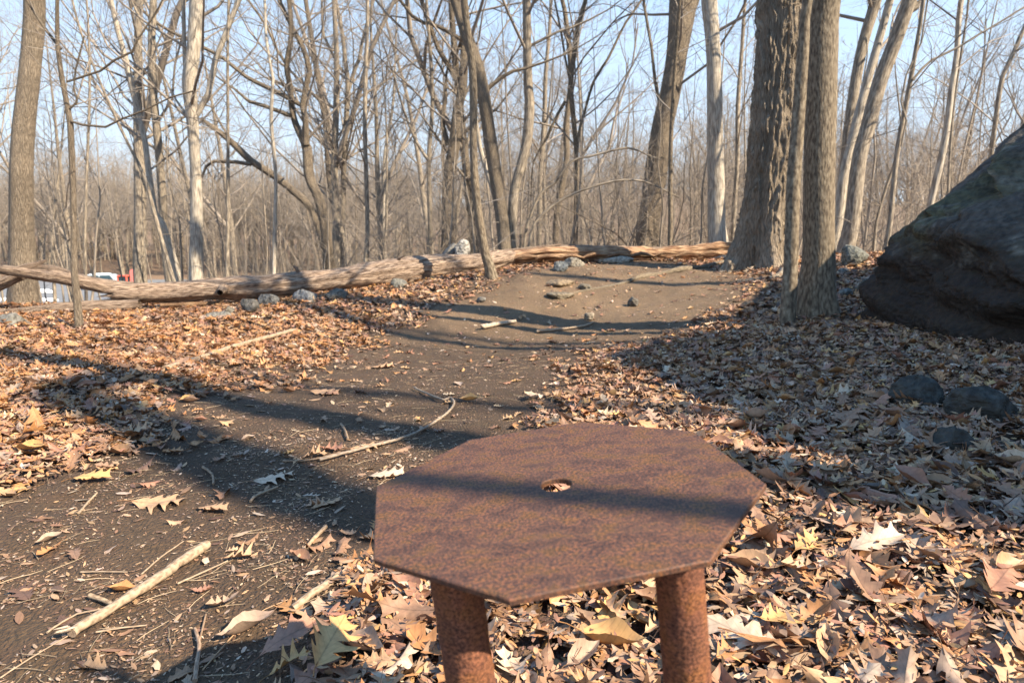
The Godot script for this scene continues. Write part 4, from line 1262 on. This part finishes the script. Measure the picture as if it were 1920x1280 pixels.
		tag(t, "bare tree standing right of the picture beyond the boulder", "tree", "bare trees right of the boulder")
	# the forked tree whose two leaning limbs shade the seat and the soil left of it
	var sd := Vector3(sin(deg_to_rad(SUN_AZ)), 0, -cos(deg_to_rad(SUN_AZ))) / tan(deg_to_rad(SUN_EL))
	var fb := Vector3(8.7, 0.3, 1.68)
	var fork := base_at("shade_tree", fb)
	tag(fork, "tree with a heavy drooping limb standing right of the picture beside the boulder", "tree", "bare trees right of the boulder")
	put("trunk", trunk_mesh(smooth_line([[Vector3(0, -0.3, 0), 0.24], [Vector3(0.05, 5, 0.05), 0.2], [Vector3(0, 10.8, 0), 0.16], [Vector3(-0.2, 14, 0.3), 0.1], [Vector3(-0.3, 17, 0.2), 0.03]], 0.3), 20, 0.1, 0.3, 3), M.bark_smooth, fork)
	var b := [[Vector3(0, 10.6, 0), 0.17]]
	for q in [[Vector3(-2.8, 0, -4.0), 10.9, 0.2], [Vector3(-1.8, 0, -3.35), 10.4, 0.25], [Vector3(-0.95, 0, -2.75), 10.0, 0.25], [Vector3(-0.35, 0, -2.3), 9.8, 0.2], [Vector3(0.0, 0, -2.05), 9.6, 0.1]]:
		b.append([q[0] + sd * q[1] + Vector3(0, q[1], 0) - fb, q[2]])
	put("limb", trunk_mesh(smooth_line(b, 0.2), 14, 0.1, 0.0, 5), M.bark_smooth, fork)
	var sl := []
	for q in [[Vector3(1.6, 0, -0.02), 2.2, 0.05], [Vector3(0.5, 0, -0.69), 3.2, 0.038], [Vector3(-0.5, 0, -1.215), 4.1, 0.034], [Vector3(-0.8, 0, -1.37), 4.4, 0.03], [Vector3(-0.95, 0, -1.42), 4.7, 0.01]]:
		sl.append([q[0] + sd * q[1] + Vector3(0, q[1], 0), q[2]])
	var sb := Vector3(sl[0][0].x + 0.25, ground(sl[0][0].x + 0.25, sl[0][0].z + 0.2), sl[0][0].z + 0.2)
	sl.push_front([sb - Vector3(0, 0.1, 0), 0.055])
	var sap := base_at("shade_sapling", sb)
	tag(sap, "slim bent sapling standing right of the picture beside the boulder", "tree", "bare trees right of the boulder")
	put("trunk", trunk_mesh(smooth_line(shifted(sl, sb), 0.2), 10, 0.1, 0.2, 4), M.bark_smooth, sap)
	# the wood beyond: single trees as far as they can be told apart
	var protos := [wood_tree(901, 16.0, 0.17, 0.03, 0.28, 20, 3, 4.2), wood_tree(902, 18.0, 0.22, -0.05, 0.3, 22, 3, 4.4, true), wood_tree(903, 13.0, 0.11, 0.08, 0.25, 18, 3, 4.0), wood_tree(904, 15.0, 0.15, -0.1, 0.25, 20, 3, 4.2, true), wood_tree(905, 11.0, 0.07, 0.02, 0.2, 18, 3, 3.8), wood_tree(906, 17.0, 0.2, 0.06, 0.25, 22, 3, 4.4, true), wood_tree(907, 9.0, 0.05, -0.04, 0.2, 16, 3, 3.6)]
	var words := ["slim upright tree", "stout forked tree", "slender leaning tree", "forked leaning tree", "thin young tree", "spreading forked tree", "thin pole sapling"]
	var rg := RandomNumberGenerator.new()
	rg.seed = 5150
	var first := {}
	var spots := []
	for i in 95:
		var d := 17.0 + 52.0 * pow(rg.randf(), 0.85)
		var a := rg.randf_range(-0.86, 0.86)
		var ok := true
		for s in spots:
			if Vector2(a * d, d).distance_to(s) < 1.5: ok = false
		if a < -0.33 and d > 41.0 or a < -0.5 and a > -0.68 and d > 22.0: ok = false
		if not ok: continue
		spots.append(Vector2(a * d, d))
		var k := rg.randi() % 7
		var t: Node3D = protos[k] if not first.has(k) else protos[k].duplicate()
		first[k] = true
		t.name = numbered("woodland_tree")
		add_child(t)
		t.position = Vector3(a * d, ground(a * d, -d), -d)
		t.rotation.y = rg.randf() * TAU
		t.scale = Vector3.ONE * rg.randf_range(0.85, 1.2)
		var where := "beyond the left part of the fallen log" if a < -0.45 else "beyond the middle of the fallen log" if a < -0.1 else "beyond the rotten log on the crest" if a < 0.33 else "behind the twin trees" if a < 0.52 else "behind the boulder"
		tag(t, "%s%s standing %s %s" % [["low ", "", "tall "][int((t.scale.x - 0.85) / 0.117) % 3], words[k], "just" if d < 28.0 else "well" if d < 44.0 else "far", where], "tree", "bare trees of the wood")
	# and the far wood that reads as one mass
	var far := base_at("far_wood", Vector3.ZERO)
	tag(far, "dense bare wood covering the hillside behind the trees", "wood", "", "stuff")
	for k in 7:
		var xf := []
		var co := PackedColorArray()
		for i in 160:
			var d := 62.0 + 190.0 * pow(rg.randf(), 1.3)
			var a := rg.randf_range(-0.95, 0.95)
			if i > 95:
				d = rg.randf_range(84.0, 135.0)
				a = rg.randf_range(-0.9, -0.15)
			if a < -0.3 and d < 84.0: continue
			var s := rg.randf_range(0.75, 1.1)
			xf.append(Transform3D(Basis(Vector3.UP, rg.randf() * TAU).scaled(Vector3(s, s, s)), Vector3(a * d, ground(a * d, -d), -d)))
			co.append(Color(1, 1, 1))
		for m in protos[k].get_children():
			scatter("far_" + String(m.name) + "s", m.mesh, m.material_override, xf, co, far)
	# brush: many-stemmed shrubs and whips between the trunks
	var brush := base_at("undergrowth", Vector3.ZERO)
	tag(brush, "tangle of bare shrubs and whips between the far trunks", "undergrowth", "", "stuff")
	for k in 5:
		var mb := MB.new()
		for s in 7:
			var ang := rg.randf() * TAU
			grow(mb, Vector3(cos(ang), 0, sin(ang)) * 0.15, Vector3(cos(ang) * 0.5, 1.0, sin(ang) * 0.5).normalized(), rg.randf_range(1.6, 3.4), 0.018, 2, rg, 5.0)
		var me := mb.mesh()
		var xf := []
		var co := PackedColorArray()
		for i in 210:
			var d := 16.0 + 75.0 * pow(rg.randf(), 1.2)
			var a := rg.randf_range(-0.9, 0.9)
			if i > 75: break
			if a < -0.3 and d > 30.0 and d < 82.0 or a < -0.48 and d > 14.0 and d < 82.0: continue
			var s := rg.randf_range(0.6, 1.3)
			xf.append(Transform3D(Basis(Vector3.UP, rg.randf() * TAU).scaled(Vector3(s, s, s)), Vector3(a * d, ground(a * d, -d), -d)))
			var v := rg.randf_range(0.8, 1.6)
			co.append(Color(v, v * 0.97, v * 0.92))
		scatter("shrubs", me, M.twigs, xf, co, brush)
	for k in 5:                                # slim straight whips of young trees
		var mb := MB.new()
		var pp := PackedVector3Array()
		var rr := PackedFloat32Array()
		var q := Vector3.ZERO
		for j in 7:
			pp.append(q)
			rr.append(0.03 - 0.0042 * j)
			q += Vector3(rg.randfn(0.03, 0.07), 0.95, rg.randfn(0, 0.07))
		mb.tube(pp, rr, 5)
		for j in 16:
			var i := rg.randi_range(1, 5)
			var ang := rg.randf() * TAU
			grow(mb, pp[i].lerp(pp[i + 1], rg.randf()), Vector3(cos(ang), 0.9, sin(ang)).normalized(), rg.randf_range(0.4, 1.3), 0.008, 1, rg, 3.0)
		var me := mb.mesh()
		var xf := []
		var co := PackedColorArray()
		for i in 110:
			var d := 15.0 + 60.0 * pow(rg.randf(), 1.1)
			var a := rg.randf_range(-0.9, 0.9)
			if a < -0.3 and d > 41.0 or a < -0.48 and d > 22.0: continue
			var s := rg.randf_range(0.6, 1.25)
			xf.append(Transform3D(Basis(Vector3.UP, rg.randf() * TAU).scaled(Vector3(s, s * rg.randf_range(0.8, 1.3), s)), Vector3(a * d, ground(a * d, -d) - 0.05, -d)))
			co.append(Color(1.3, 1.28, 1.22) * rg.randf_range(0.6, 1.1))
		scatter("whips", me, M.twigs, xf, co, brush)

func stool() -> void:
	var c := Vector3(0.069, 0.521, -0.932)
	var n := Vector3(-0.1211, 0.9924, 0.0221).normalized()
	var t := base_at("rusty_stool", Vector3(c.x + 0.06, ground(c.x + 0.06, c.z), c.z))
	tag(t, "rusty steel stool with octagonal plate seat, round centre hole and pipe legs", "stool")
	var o := t.position
	# the corners as the plate lies
	var poly := []
	for q in [[705, 912], [699, 1047], [955, 1124], [1332, 1050], [1437, 906], [1300, 808], [1090, 790], [880, 824]]:
		var r := ray(q[0], q[1])
		poly.append(EYE + r * ((c - EYE).dot(n) / r.dot(n)))
	var hc := EYE + ray(1043, 908) * ((c - EYE).dot(n) / ray(1043, 908).dot(n))
	var th := 0.009
	var mb := MB.new()
	var seg := 96
	var outer := []
	for i in seg:
		var f := 8.0 * i / seg
		var a: Vector3 = poly[int(f) % 8]
		var b: Vector3 = poly[(int(f) + 1) % 8]
		var q := a.lerp(b, f - int(f))
		outer.append(q - o + (hc - q).normalized() * 0.0012 * n1.get_noise_1d(i * 90.0))
	var hole := []
	for i in seg:
		var dd: Vector3 = (outer[i] + o - hc).normalized()
		hole.append(hc - o + dd * 0.0235)
	var bev := 0.0016
	var rings := []                     # from the hole's lower rim round over the top to the outer lower rim
	var prof := [[hole, 0.0, -th], [hole, 0.0, -bev], [hole, bev, 0.0], [outer, -bev, 0.0], [outer, 0.0, -bev], [outer, 0.0, -th + bev], [outer, -bev, -th]]
	for pr in prof:
		var ring := []
		for i in seg:
			var q: Vector3 = pr[0][i]
			ring.append(q + (q + o - hc).normalized() * pr[1] + n * pr[2])
		rings.append(ring)
	rings.append(rings[0])
	for k in rings.size() - 1:
		for i in seg:
			var j := (i + 1) % seg
			var a: Vector3 = rings[k][i]
			var b: Vector3 = rings[k][j]
			var cc: Vector3 = rings[k + 1][j]
			var d: Vector3 = rings[k + 1][i]
			var from: Vector3 = (outer[i] + hole[i]) / 2 - n * th / 2
			mb.face([a, b, cc, d], from)
	put("seat", mb.mesh(), M.rust_plate, t)
	for q in [[-0.077, -0.758, 0.0325], [0.203, -0.742, 0.0305], [-0.14, -1.07, 0.031], [0.262, -1.06, 0.03]]:
		# on the underside of the plate, straight down along its own normal
		var p := Vector3(q[0], 0, q[1])
		p.y = c.y - ((p.x - c.x) * n.x + (p.z - c.z) * n.z) / n.y
		p -= n * th
		if q[1] > -0.9: p += n * 0.0
		var len_ := 0.86
		var pts := []
		for k in 60: pts.append([p - o - n * len_ * k / 59.0, q[2]])
		var leg := MB.new()
		var pp := PackedVector3Array()
		var uv := PackedVector2Array()
		var co := PackedColorArray()
		var a := n.cross(Vector3.FORWARD).normalized()
		var b := n.cross(a)
		for k in 60:
			for i in 41:
				var an := TAU * (i % 40) / 40
				var dd := a * cos(an) + b * sin(an)
				var w: Vector3 = pts[k][0] + dd * q[2]
				var pit := 0.0012 * n1.get_noise_3d(w.x * 900, w.y * 900, w.z * 900) + 0.0009 * n1.get_noise_3d(w.x * 2600, w.y * 2600, w.z * 2600)
				pp.append(w + dd * pit)
				uv.append(Vector2(i / 40.0, k / 59.0))
				co.append(Color(1, 1, 1))
		leg.sheet(pp, 41, 60, uv, co, true, false)
		var lg := put("leg", leg.mesh(), M.rust_leg, t)
		# the weld round its top
		var wp := PackedVector3Array()
		var wr := PackedFloat32Array()
		for i in 33:
			var an := TAU * i / 32.0
			wp.append(p - o - n * 0.003 + (a * cos(an) + b * sin(an)) * (q[2] + 0.001))
			wr.append(0.0042 + 0.0008 * sin(i * 5.0))
		var wm := MB.new()
		wm.tube(wp, wr, 7)
		put("weld", wm.mesh(), M.rust_leg, lg)

func rocks() -> void:
	var grey := Color(0.3, 0.3, 0.3)
	var blue := Color(0.2, 0.22, 0.24)
	var pale := Color(0.62, 0.6, 0.56)
	rock(1715, 763, 92, 52, Color(0.1, 0.1, 0.095), "dark slate rock half buried in shaded leaves, left of two below the boulder", "rock", 0.3)
	rock(1845, 790, 130, 70, Color(0.09, 0.09, 0.085), "larger dark slate rock in shaded leaves near the right edge", "rock", 0.3)
	rock(1777, 850, 86, 46, Color(0.085, 0.085, 0.08), "small dark rock in the leaves nearest the camera below the boulder", "rock", 0.3)
	rock(1186, 574, 21, 18, Color(0.22, 0.21, 0.2), "small grey stone sitting alone on the sunlit path", "stone", 0.1)
	rock(1104, 600, 21, 16, Color(0.45, 0.4, 0.34), "small pale stone on the path below the grey stone", "stone", 0.2)
	rock(1000, 497, 54, 14, Color(0.25, 0.255, 0.25), "flat mossy rock in the leaves below the splintered log", "rock", 0.3)
	rock(1050, 507, 34, 15, Color(0.26, 0.3, 0.34), "bluish rock in shade at the left end of the path crest", "rock", 0.3)
	rock(1075, 499, 42, 14, Color(0.42, 0.4, 0.36), "pale rounded rock sunlit just right of the bluish rock", "rock", 0.35)
	rock(1050, 556, 52, 10, Color(0.33, 0.29, 0.23), "flat stone set in the path with a dark hollow at its left", "stone", 0.45)
	rock(1050, 532, 64, 7, Color(0.4, 0.32, 0.23), "low worn stone in the path above the flat stone", "stone", 0.45)
	rock(1098, 540, 28, 8, Color(0.3, 0.27, 0.22), "small worn stone beside the bared root", "stone", 0.45)
	rock(903, 565, 18, 8, grey, "tiny grey stone at the leaf edge left of the path", "stone", 0.4)
	rock(903, 510, 26, 14, Color(0.5, 0.53, 0.56), "pale bluish stone behind the foot of the curved sapling", "rock", 0.3)
	rock(1160, 492, 74, 11, pale, "long white stone lying below the rotten log", "rock", 0.3, 0.35)
	rock(1585, 560, 28, 18, Color(0.36, 0.4, 0.43), "bluish white stone right of the thicker twin tree foot", "rock", 0.25)
	rock(1625, 552, 60, 24, Color(0.2, 0.19, 0.17), "flat grey stone tucked under the boulder nose", "rock", 0.35)
	rock(1600, 497, 56, 36, Color(0.26, 0.29, 0.29), "angular grey slab standing behind the twin trees", "rock", 0.2)
	rock(1578, 512, 30, 8, Color(0.4, 0.42, 0.43), "thin pale stone in the gap between twin trees and boulder", "rock", 0.3)
	rock(1472, 560, 40, 14, Color(0.24, 0.21, 0.18), "dark stone peeping out left of the slimmer twin stem", "rock", 0.35)
	rock(1405, 575, 30, 12, Color(0.16, 0.15, 0.14), "dark wedge of stone at the shaded right edge of the path", "stone", 0.4)
	rock(20, 612, 70, 22, Color(0.3, 0.31, 0.31), "grey rock among leaves at the left picture edge", "rock", 0.4)
	rock(255, 584, 22, 9, pale, "white stone under the splintered end of the fallen log", "rock", 0.3)
	rock(278, 586, 36, 8, Color(0.42, 0.4, 0.36), "low grey stone just right of the white stone under the log", "rock", 0.4)
	rock(430, 590, 20, 16, Color(0.34, 0.33, 0.3), "squat grey stone below the knot of the log", "rock", 0.3)
	rock(410, 597, 50, 12, Color(0.36, 0.36, 0.35), "flat grey stone in front of the squat one under the log", "rock", 0.4)
	rock(470, 585, 42, 26, Color(0.22, 0.22, 0.22), "dark rock wedged under the middle of the log", "rock", 0.25)
	rock(505, 575, 40, 24, Color(0.24, 0.26, 0.29), "slate blue rock right of the dark one under the log", "rock", 0.25)
	rock(575, 566, 52, 24, Color(0.3, 0.33, 0.38), "big blue grey rock showing under the log", "rock", 0.25)
	rock(630, 562, 44, 20, Color(0.27, 0.265, 0.25), "brownish rock at the right of those under the log", "rock", 0.3)
	rock(745, 538, 36, 14, Color(0.3, 0.31, 0.3), "low mossy stone under the rising right part of the log", "rock", 0.3)
	# the white rock behind the log
	var p := at(868, 468, 12.6)
	var o := put("rock", rock_mesh(Vector3(0.14, 0.16, 0.12), 44, 27, 15, 0.1, Color(0.4, 0.38, 0.35)), M.rock)
	o.position = p
	tag(o, "white angular rock perched behind the log left of the curved sapling", "rock")
	var q := put("rock", rock_mesh(Vector3(0.16, 0.2, 0.14), 42, 27, 15, 0.1, Color(0.2, 0.19, 0.175)), M.rock)
	q.position = at(848, 480, 12.8)
	tag(q, "grey rock leaning against the white angular rock behind the log", "rock")

func sticks() -> void:
	var pale := Color(0.74, 0.68, 0.62)
	var s := stick([[134, 1199], [190, 1163], [255, 1122], [300, 1092], [345, 1060], [388, 1032]], 19, pale, "thick pale barked stick with broken ends lying on the soil", "stick", 0.9, "stick", 1.25)
	var mb := MB.new()
	var e := gpx(134, 1199) - s.position
	for k in 9:
		var a := Vector3(rng.randfn(0, 0.005), 0.016 + rng.randfn(0, 0.004), rng.randfn(0, 0.005))
		mb.tint = Color(1.4, 1.35, 1.2)
		mb.tube(PackedVector3Array([a, a + Vector3(-0.012, 0, 0.006), a + Vector3(-0.022 - rng.randf() * 0.015, -0.003, 0.011)]), PackedFloat32Array([0.004, 0.003, 0.0006]), 5)
	put("broken_end", mb.mesh(), M.stick, s)
	stick([[600, 868], [680, 846], [760, 825], [815, 797], [846, 772], [851, 758], [843, 751], [832, 755], [800, 743], [776, 732]], 6.0, Color(0.62, 0.6, 0.6), "long thin grey branch curling like a hook beside the stool", "stick", 1.5, "stick", 0.9)
	stick([[365, 1283], [371, 1245], [374, 1215], [366, 1186]], 9, Color(0.7, 0.6, 0.55), "dark bent twig at the bottom edge left of the stool", "stick", 1.0)
	stick([[372, 1213], [380, 1185], [386, 1157]], 5, Color(0.6, 0.5, 0.42), "thin side twig crossing the dark bent twig", "stick", 1.0)
	stick([[556, 1053], [585, 1020], [612, 993]], 8, Color(0.8, 0.7, 0.6), "short straight brown stick left of the seat plate", "stick", 1.0, "stick", 1.1)
	stick([[470, 945], [476, 936], [498, 927], [521, 917]], 6, Color(0.75, 0.68, 0.6), "short hooked twig on the dark soil below a pale leaf", "stick", 1.0)
	stick([[550, 1150], [590, 1120], [640, 1085]], 14, pale, "short pale stick with a torn white end in the leaves left of the stool", "stick", 1.0, "stick", 1.2)
	stick([[722, 1266], [765, 1240], [812, 1206]], 13, pale, "pale broken branch behind the left stool leg", "stick", 1.6)
	stick([[88, 1191], [118, 1170], [144, 1156], [206, 1144]], 4, pale, "thin bent straw coloured twig left of the thick stick", "stick", 1.0)
	stick([[168, 1124], [195, 1133], [219, 1142]], 9, Color(0.85, 0.75, 0.62), "stubby twig touching the thick pale stick", "stick", 1.0)
	stick([[0, 1276], [55, 1240], [127, 1197]], 3.2, pale, "long thin straw below the end of the thick stick", "stick", 1.0)
	stick([[310, 701], [367, 683], [450, 655], [553, 627]], 13, pale, "long pale fallen branch along the left edge of the path", "stick", 1.2, "stick", 0.8)
	stick([[232, 718], [270, 708], [312, 699]], 8, Color(0.7, 0.58, 0.48), "brown stick continuing left from the long pale branch", "stick", 1.2)
	stick([[0, 857], [30, 863], [55, 876], [79, 897]], 6, Color(0.6, 0.57, 0.53), "grey twig curving at the left picture edge", "stick", 1.5)
	stick([[20, 860], [60, 848], [118, 828]], 6, pale, "pale flat twig above the grey curving twig at the left", "stick", 1.8)
	stick([[903, 618], [935, 612], [967, 607]], 9, Color(1.25, 1.2, 1.1), "pale chip of split wood on the middle of the path", "stick", 1.0)
	stick([[1007, 624], [1060, 619], [1095, 614], [1112, 607]], 5, pale, "curved pale twig right of the wood chip on the path", "stick", 1.0)
	stick([[1846, 779], [1880, 758], [1902, 742], [1911, 728]], 8, Color(0.62, 0.6, 0.58), "grey crooked stick leaning over the larger dark rock", "stick", 3.0)
	stick([[1513, 777], [1540, 783], [1568, 791]], 6, Color(0.6, 0.6, 0.6), "grey twig lying in the shaded leaves right of centre", "stick", 3.0)
	stick([[1445, 632], [1465, 636], [1477, 643]], 6, Color(0.7, 0.72, 0.72), "short pale twig in the leaves below the slimmer twin stem", "stick", 2.0)
	stick([[1360, 735], [1420, 745], [1460, 742]], 5, Color(0.55, 0.47, 0.4), "brown twig across the leaves behind the seat plate", "stick", 2.5)
	stick([[148, 966], [166, 945], [182, 928]], 5, pale, "short straw coloured twig on the soil at the left", "stick", 1.0)
	stick([[265, 1081], [300, 1050], [344, 1019]], 3.5, pale, "thin straw just above the thick pale stick", "stick", 1.0)
	stick([[151, 1077], [195, 1076], [238, 1077]], 3.5, pale, "level straw left of the thick pale stick", "stick", 1.0)
	stick([[333, 1099], [380, 1078], [427, 1056]], 4, pale, "thin straw running right from the thick pale stick", "stick", 1.0)
	stick([[180, 1190], [230, 1182], [275, 1177]], 4, pale, "thin twig below the middle of the thick pale stick", "stick", 1.0)
	stick([[380, 880], [398, 893], [400, 912]], 5, Color(0.6, 0.52, 0.45), "small bent twig on the dark shaded soil", "stick", 1.0)
	stick([[640, 800], [648, 815], [652, 828]], 5, Color(0.6, 0.52, 0.45), "small upright curl of twig near the hooked branch", "stick", 1.5)
	stick([[530, 868], [580, 866], [640, 852]], 4, Color(0.55, 0.48, 0.42), "thin dark twig under the hooked branch", "stick", 1.0)
	stick([[380, 1262], [470, 1165], [540, 1130]], 3, Color(0.8, 0.65, 0.5), "long thin stalk among the leaves at the lower left", "stick", 2.0)
	stick([[320, 590], [345, 600], [375, 612]], 4, Color(0.7, 0.62, 0.55), "thin twig sloping below the log in the sunlit leaves", "stick", 2.0)
	stick([[1500, 1045], [1530, 1020], [1545, 1000]], 4, Color(1.2, 1.1, 0.95), "pale straw sticking out of the sunlit leaves on the right", "stick", 3.0)
	stick([[1445, 1150], [1475, 1120], [1500, 1098]], 5, Color(1.3, 1.25, 1.15), "white twig in the leaves right of the right stool leg", "stick", 3.0)

func marked_leaves() -> void:
	special_leaf(622, 1262, 165, 0, 2, 1.5, 0.5, 0.36, "large golden oak leaf standing tilted at the bottom left of the stool")
	special_leaf(515, 899, 80, 6, 3, 0.5, 0.1, 0.0, "pale broad oak leaf alone on the dark shaded soil")
	special_leaf(325, 850, 52, 0, 1, 2.9, 0.15, 0.0, "small orange oak leaf above the dark shaded soil")
	special_leaf(172, 902, 76, 10, 2, 0.1, 0.15, 0.05, "golden star shaped oak leaf on the soil at the left")
	special_leaf(278, 911, 46, 11, 5, 1.0, 0.2, 0.0, "small reddish leaf right of the golden star shaped one")
	special_leaf(300, 945, 105, 6, 0, 0.1, 0.1, 0.0, "long tan oak leaf pointing right on the soil")
	special_leaf(398, 958, 70, 10, 0, -0.2, -0.1, 0.0, "tan oak leaf touching the tip of the long tan one")
	special_leaf(612, 950, 62, 0, 0, 0.6, 0.1, 0.0, "tan leaf on the soil just left of the seat plate")
	special_leaf(455, 1049, 68, 1, 0, 0.3, -0.2, 0.0, "tan leaf right of the far end of the thick pale stick")
	special_leaf(1315, 792, 75, 2, 4, 1.5, 1.0, 0.3, "curled brown oak leaf standing upright behind the seat plate")
	special_leaf(1590, 802, 120, 6, 4, 0.6, 0.1, 0.2, "large deeply cut brown oak leaf in the boulder's shade")
	special_leaf(1596, 695, 34, 4, 1, 1.2, 1.2, 0.4, "small orange leaf standing upright in the boulder's shade")
	special_leaf(100, 652, 36, 0, 2, 1.3, 1.2, 0.4, "small golden leaf standing upright near the crooked sapling's foot")
	special_leaf(545, 1228, 130, 10, 5, 0.9, -0.15, 0.25, "broad reddish brown oak leaf left of the standing golden one")
	special_leaf(1390, 1230, 165, 6, 3, 2.4, 0.15, 0.25, "very broad pale leaf at the foot of the right stool leg")
	special_leaf(1462, 1195, 110, 0, 2, 0.4, -0.25, 0.3, "bright golden oak leaf right of the very broad pale one")
	special_leaf(1640, 1050, 130, 10, 3, 0.2, 0.2, 0.25, "large whitish oak leaf in the sunlit litter on the right")
	special_leaf(1870, 1130, 140, 0, 5, 0.7, -0.35, 0.3, "large reddish oak leaf raised at the right picture edge")
	special_leaf(590, 856, 48, 1, 0, 0.2, 0.1, 0.0, "small tan leaf beneath the hooked branch")
	special_leaf(612, 736, 62, 6, 0, 0.1, 0.1, 0.0, "flat tan leaf in the middle of the trodden path")
	special_leaf(715, 690, 56, 10, 0, 0.2, 0.1, 0.0, "tan leaf lying on the path where the shadow band crosses")
	special_leaf(880, 755, 46, 5, 2, 0.1, 0.15, 0.05, "golden oval leaf beside the curl of the hooked branch")
	special_leaf(995, 748, 50, 0, 3, 1.4, 0.25, 0.1, "pale leaf on the path behind the seat plate")
	special_leaf(690, 840, 70, 6, 0, 0.4, 0.1, 0.0, "tan leaf under the middle of the hooked branch")
	special_leaf(725, 895, 80, 10, 3, 0.1, 0.05, 0.0, "pale leaf at the left corner of the seat plate")
	special_leaf(1430, 1045, 120, 9, 4, 1.3, 0.9, 0.3, "curled brown oak leaf standing on edge right of the seat plate")

func far_things() -> void:
	# old snow along the near side of the car park
	for s in [[[-8, 548, 9], [20, 545, 10], [60, 545, 10], [95, 546, 8], [108, 547, 4], 54.0, "long low strip of old snow on the car park behind the thick left tree"], [[60, 534, 6], [70, 533, 10], [88, 534, 9], [98, 535, 3], 62.0, "short strip of old snow behind the longer one"]]:
		var l: Array = s.slice(0, s.size() - 2)
		var d: float = s[-2]
		var b := px_line(l.map(func(q): return [q[0], q[1], q[2], d]))
		var o: Vector3 = b[0][0]
		o.y = ground(o.x, o.z)
		for q in b: q[0].y = ground(q[0].x, q[0].z) + q[1] * 0.5
		var m := put("snow_bank", log_piece(shifted(b, o), 14, 0.15, 60), M.snow)
		m.position = o
		tag(m, s[-1], "snow", "")
	# parked estate car
	var cp := at(204, 538, 66.0)
	cp.y = ground(cp.x, cp.z) + 0.06
	var car := base_at("parked_car", cp)
	tag(car, "pale blue white car with roof rails parked beyond the log", "car")
	var mb := MB.new()
	mb.tint = Color(0.42, 0.48, 0.52)
	var body := [Vector2(-2.2, 0.35), Vector2(2.2, 0.35), Vector2(2.25, 0.75), Vector2(2.1, 0.95), Vector2(1.2, 1.02), Vector2(0.55, 1.5), Vector2(-1.75, 1.52), Vector2(-2.2, 1.0)]
	for s in [-1, 1]:
		var f := []
		for q in body: f.append(Vector3(q.x, q.y, s * (0.85 if q.y < 1.2 else 0.68)))
		mb.face(f, Vector3(0, 0.8, 0))
	for i in body.size():
		var a: Vector2 = body[i]
		var b: Vector2 = body[(i + 1) % body.size()]
		var wa := 0.85 if a.y < 1.2 else 0.68
		var wb := 0.85 if b.y < 1.2 else 0.68
		mb.face([Vector3(a.x, a.y, wa), Vector3(b.x, b.y, wb), Vector3(b.x, b.y, -wb), Vector3(a.x, a.y, -wa)], Vector3(0, 0.8, 0))
	put("body", mb.mesh(), M.paint, car)
	for w in [[-1.7, -0.75], [-0.65, 0.3]]:
		mb = MB.new()
		mb.face([Vector3(w[0], 1.03, 0.865), Vector3(w[1] + 0.3, 1.03, 0.865), Vector3(w[1], 1.42, 0.745), Vector3(w[0] + 0.1, 1.42, 0.745)], Vector3(0, 0.8, 0))
		put("window", mb.mesh(), M.glass_dark, car)
	mb = MB.new()
	mb.face([Vector3(-2.215, 1.02, 0.7), Vector3(-2.215, 1.02, -0.7), Vector3(-1.86, 1.44, -0.58), Vector3(-1.86, 1.44, 0.58)], Vector3(0, 0.8, 0))
	put("rear_window", mb.mesh(), M.glass_dark, car)
	for x in [-1.35, 1.4]:
		for z in [-0.75, 0.75]:
			mb = MB.new()
			mb.tube(PackedVector3Array([Vector3(x, 0.32, z - 0.11), Vector3(x, 0.32, z + 0.11)]), PackedFloat32Array([0.32, 0.32]), 18, true)
			put("wheel", mb.mesh(), M.rubber, car)
	mb = MB.new()
	mb.tint = Color(0.7, 0.75, 0.78)
	for z in [-0.55, 0.55]: mb.tube(PackedVector3Array([Vector3(-1.5, 1.57, z), Vector3(0.2, 1.57, z)]), PackedFloat32Array([0.03, 0.03]), 6, true)
	put("roof_rail", mb.mesh(), M.paint, car)
	car.rotation.y = 0.35
	# red digger
	cp = at(234, 538, 64.0)
	cp.y = ground(cp.x, cp.z) + 0.06
	var dig := base_at("digger", cp)
	tag(dig, "orange red digger with a raised arm parked right of the pale car", "digger")
	mb = MB.new()
	mb.tint = Color(0.75, 0.13, 0.07)
	mb.box(Vector3(0.8, 0.85, 0), Vector3(3.6, 0.55, 1.5))
	mb.box(Vector3(1.9, 1.0, 0.1), Vector3(1.5, 0.4, 1.3))
	put("chassis", mb.mesh(), M.paint, dig)
	mb = MB.new()
	mb.tint = Color(0.78, 0.14, 0.08)
	for x in [-0.7, 0.7]:
		for z in [-0.6, 0.6]: mb.box(Vector3(x, 1.7, z), Vector3(0.16, 1.25, 0.16))
	mb.box(Vector3(0, 2.38, 0), Vector3(1.62, 0.18, 1.42))
	mb.box(Vector3(0, 1.2, 0), Vector3(1.56, 0.26, 1.36))
	var cab := put("cab", mb.mesh(), M.paint, dig)
	mb = MB.new()
	mb.box(Vector3(0, 1.8, 0), Vector3(1.3, 0.95, 1.14))
	put("cab_window", mb.mesh(), M.glass_dark, cab)
	mb = MB.new()
	mb.tint = Color(0.75, 0.2, 0.17)
	mb.box(Vector3(1.25, 2.1, 0), Vector3(0.42, 2.3, 0.4), Basis(Vector3(0, 0, 1), -0.06))
	mb.box(Vector3(1.5, 3.05, 0), Vector3(0.36, 0.7, 0.34), Basis(Vector3(0, 0, 1), 0.5))
	put("arm", mb.mesh(), M.paint, dig)
	for z in [-0.8, 0.8]:
		mb = MB.new()
		mb.box(Vector3(0.5, 0.33, z), Vector3(2.9, 0.6, 0.4))
		put("track", mb.mesh(), M.rubber, dig)
	dig.scale = Vector3.ONE * 0.62
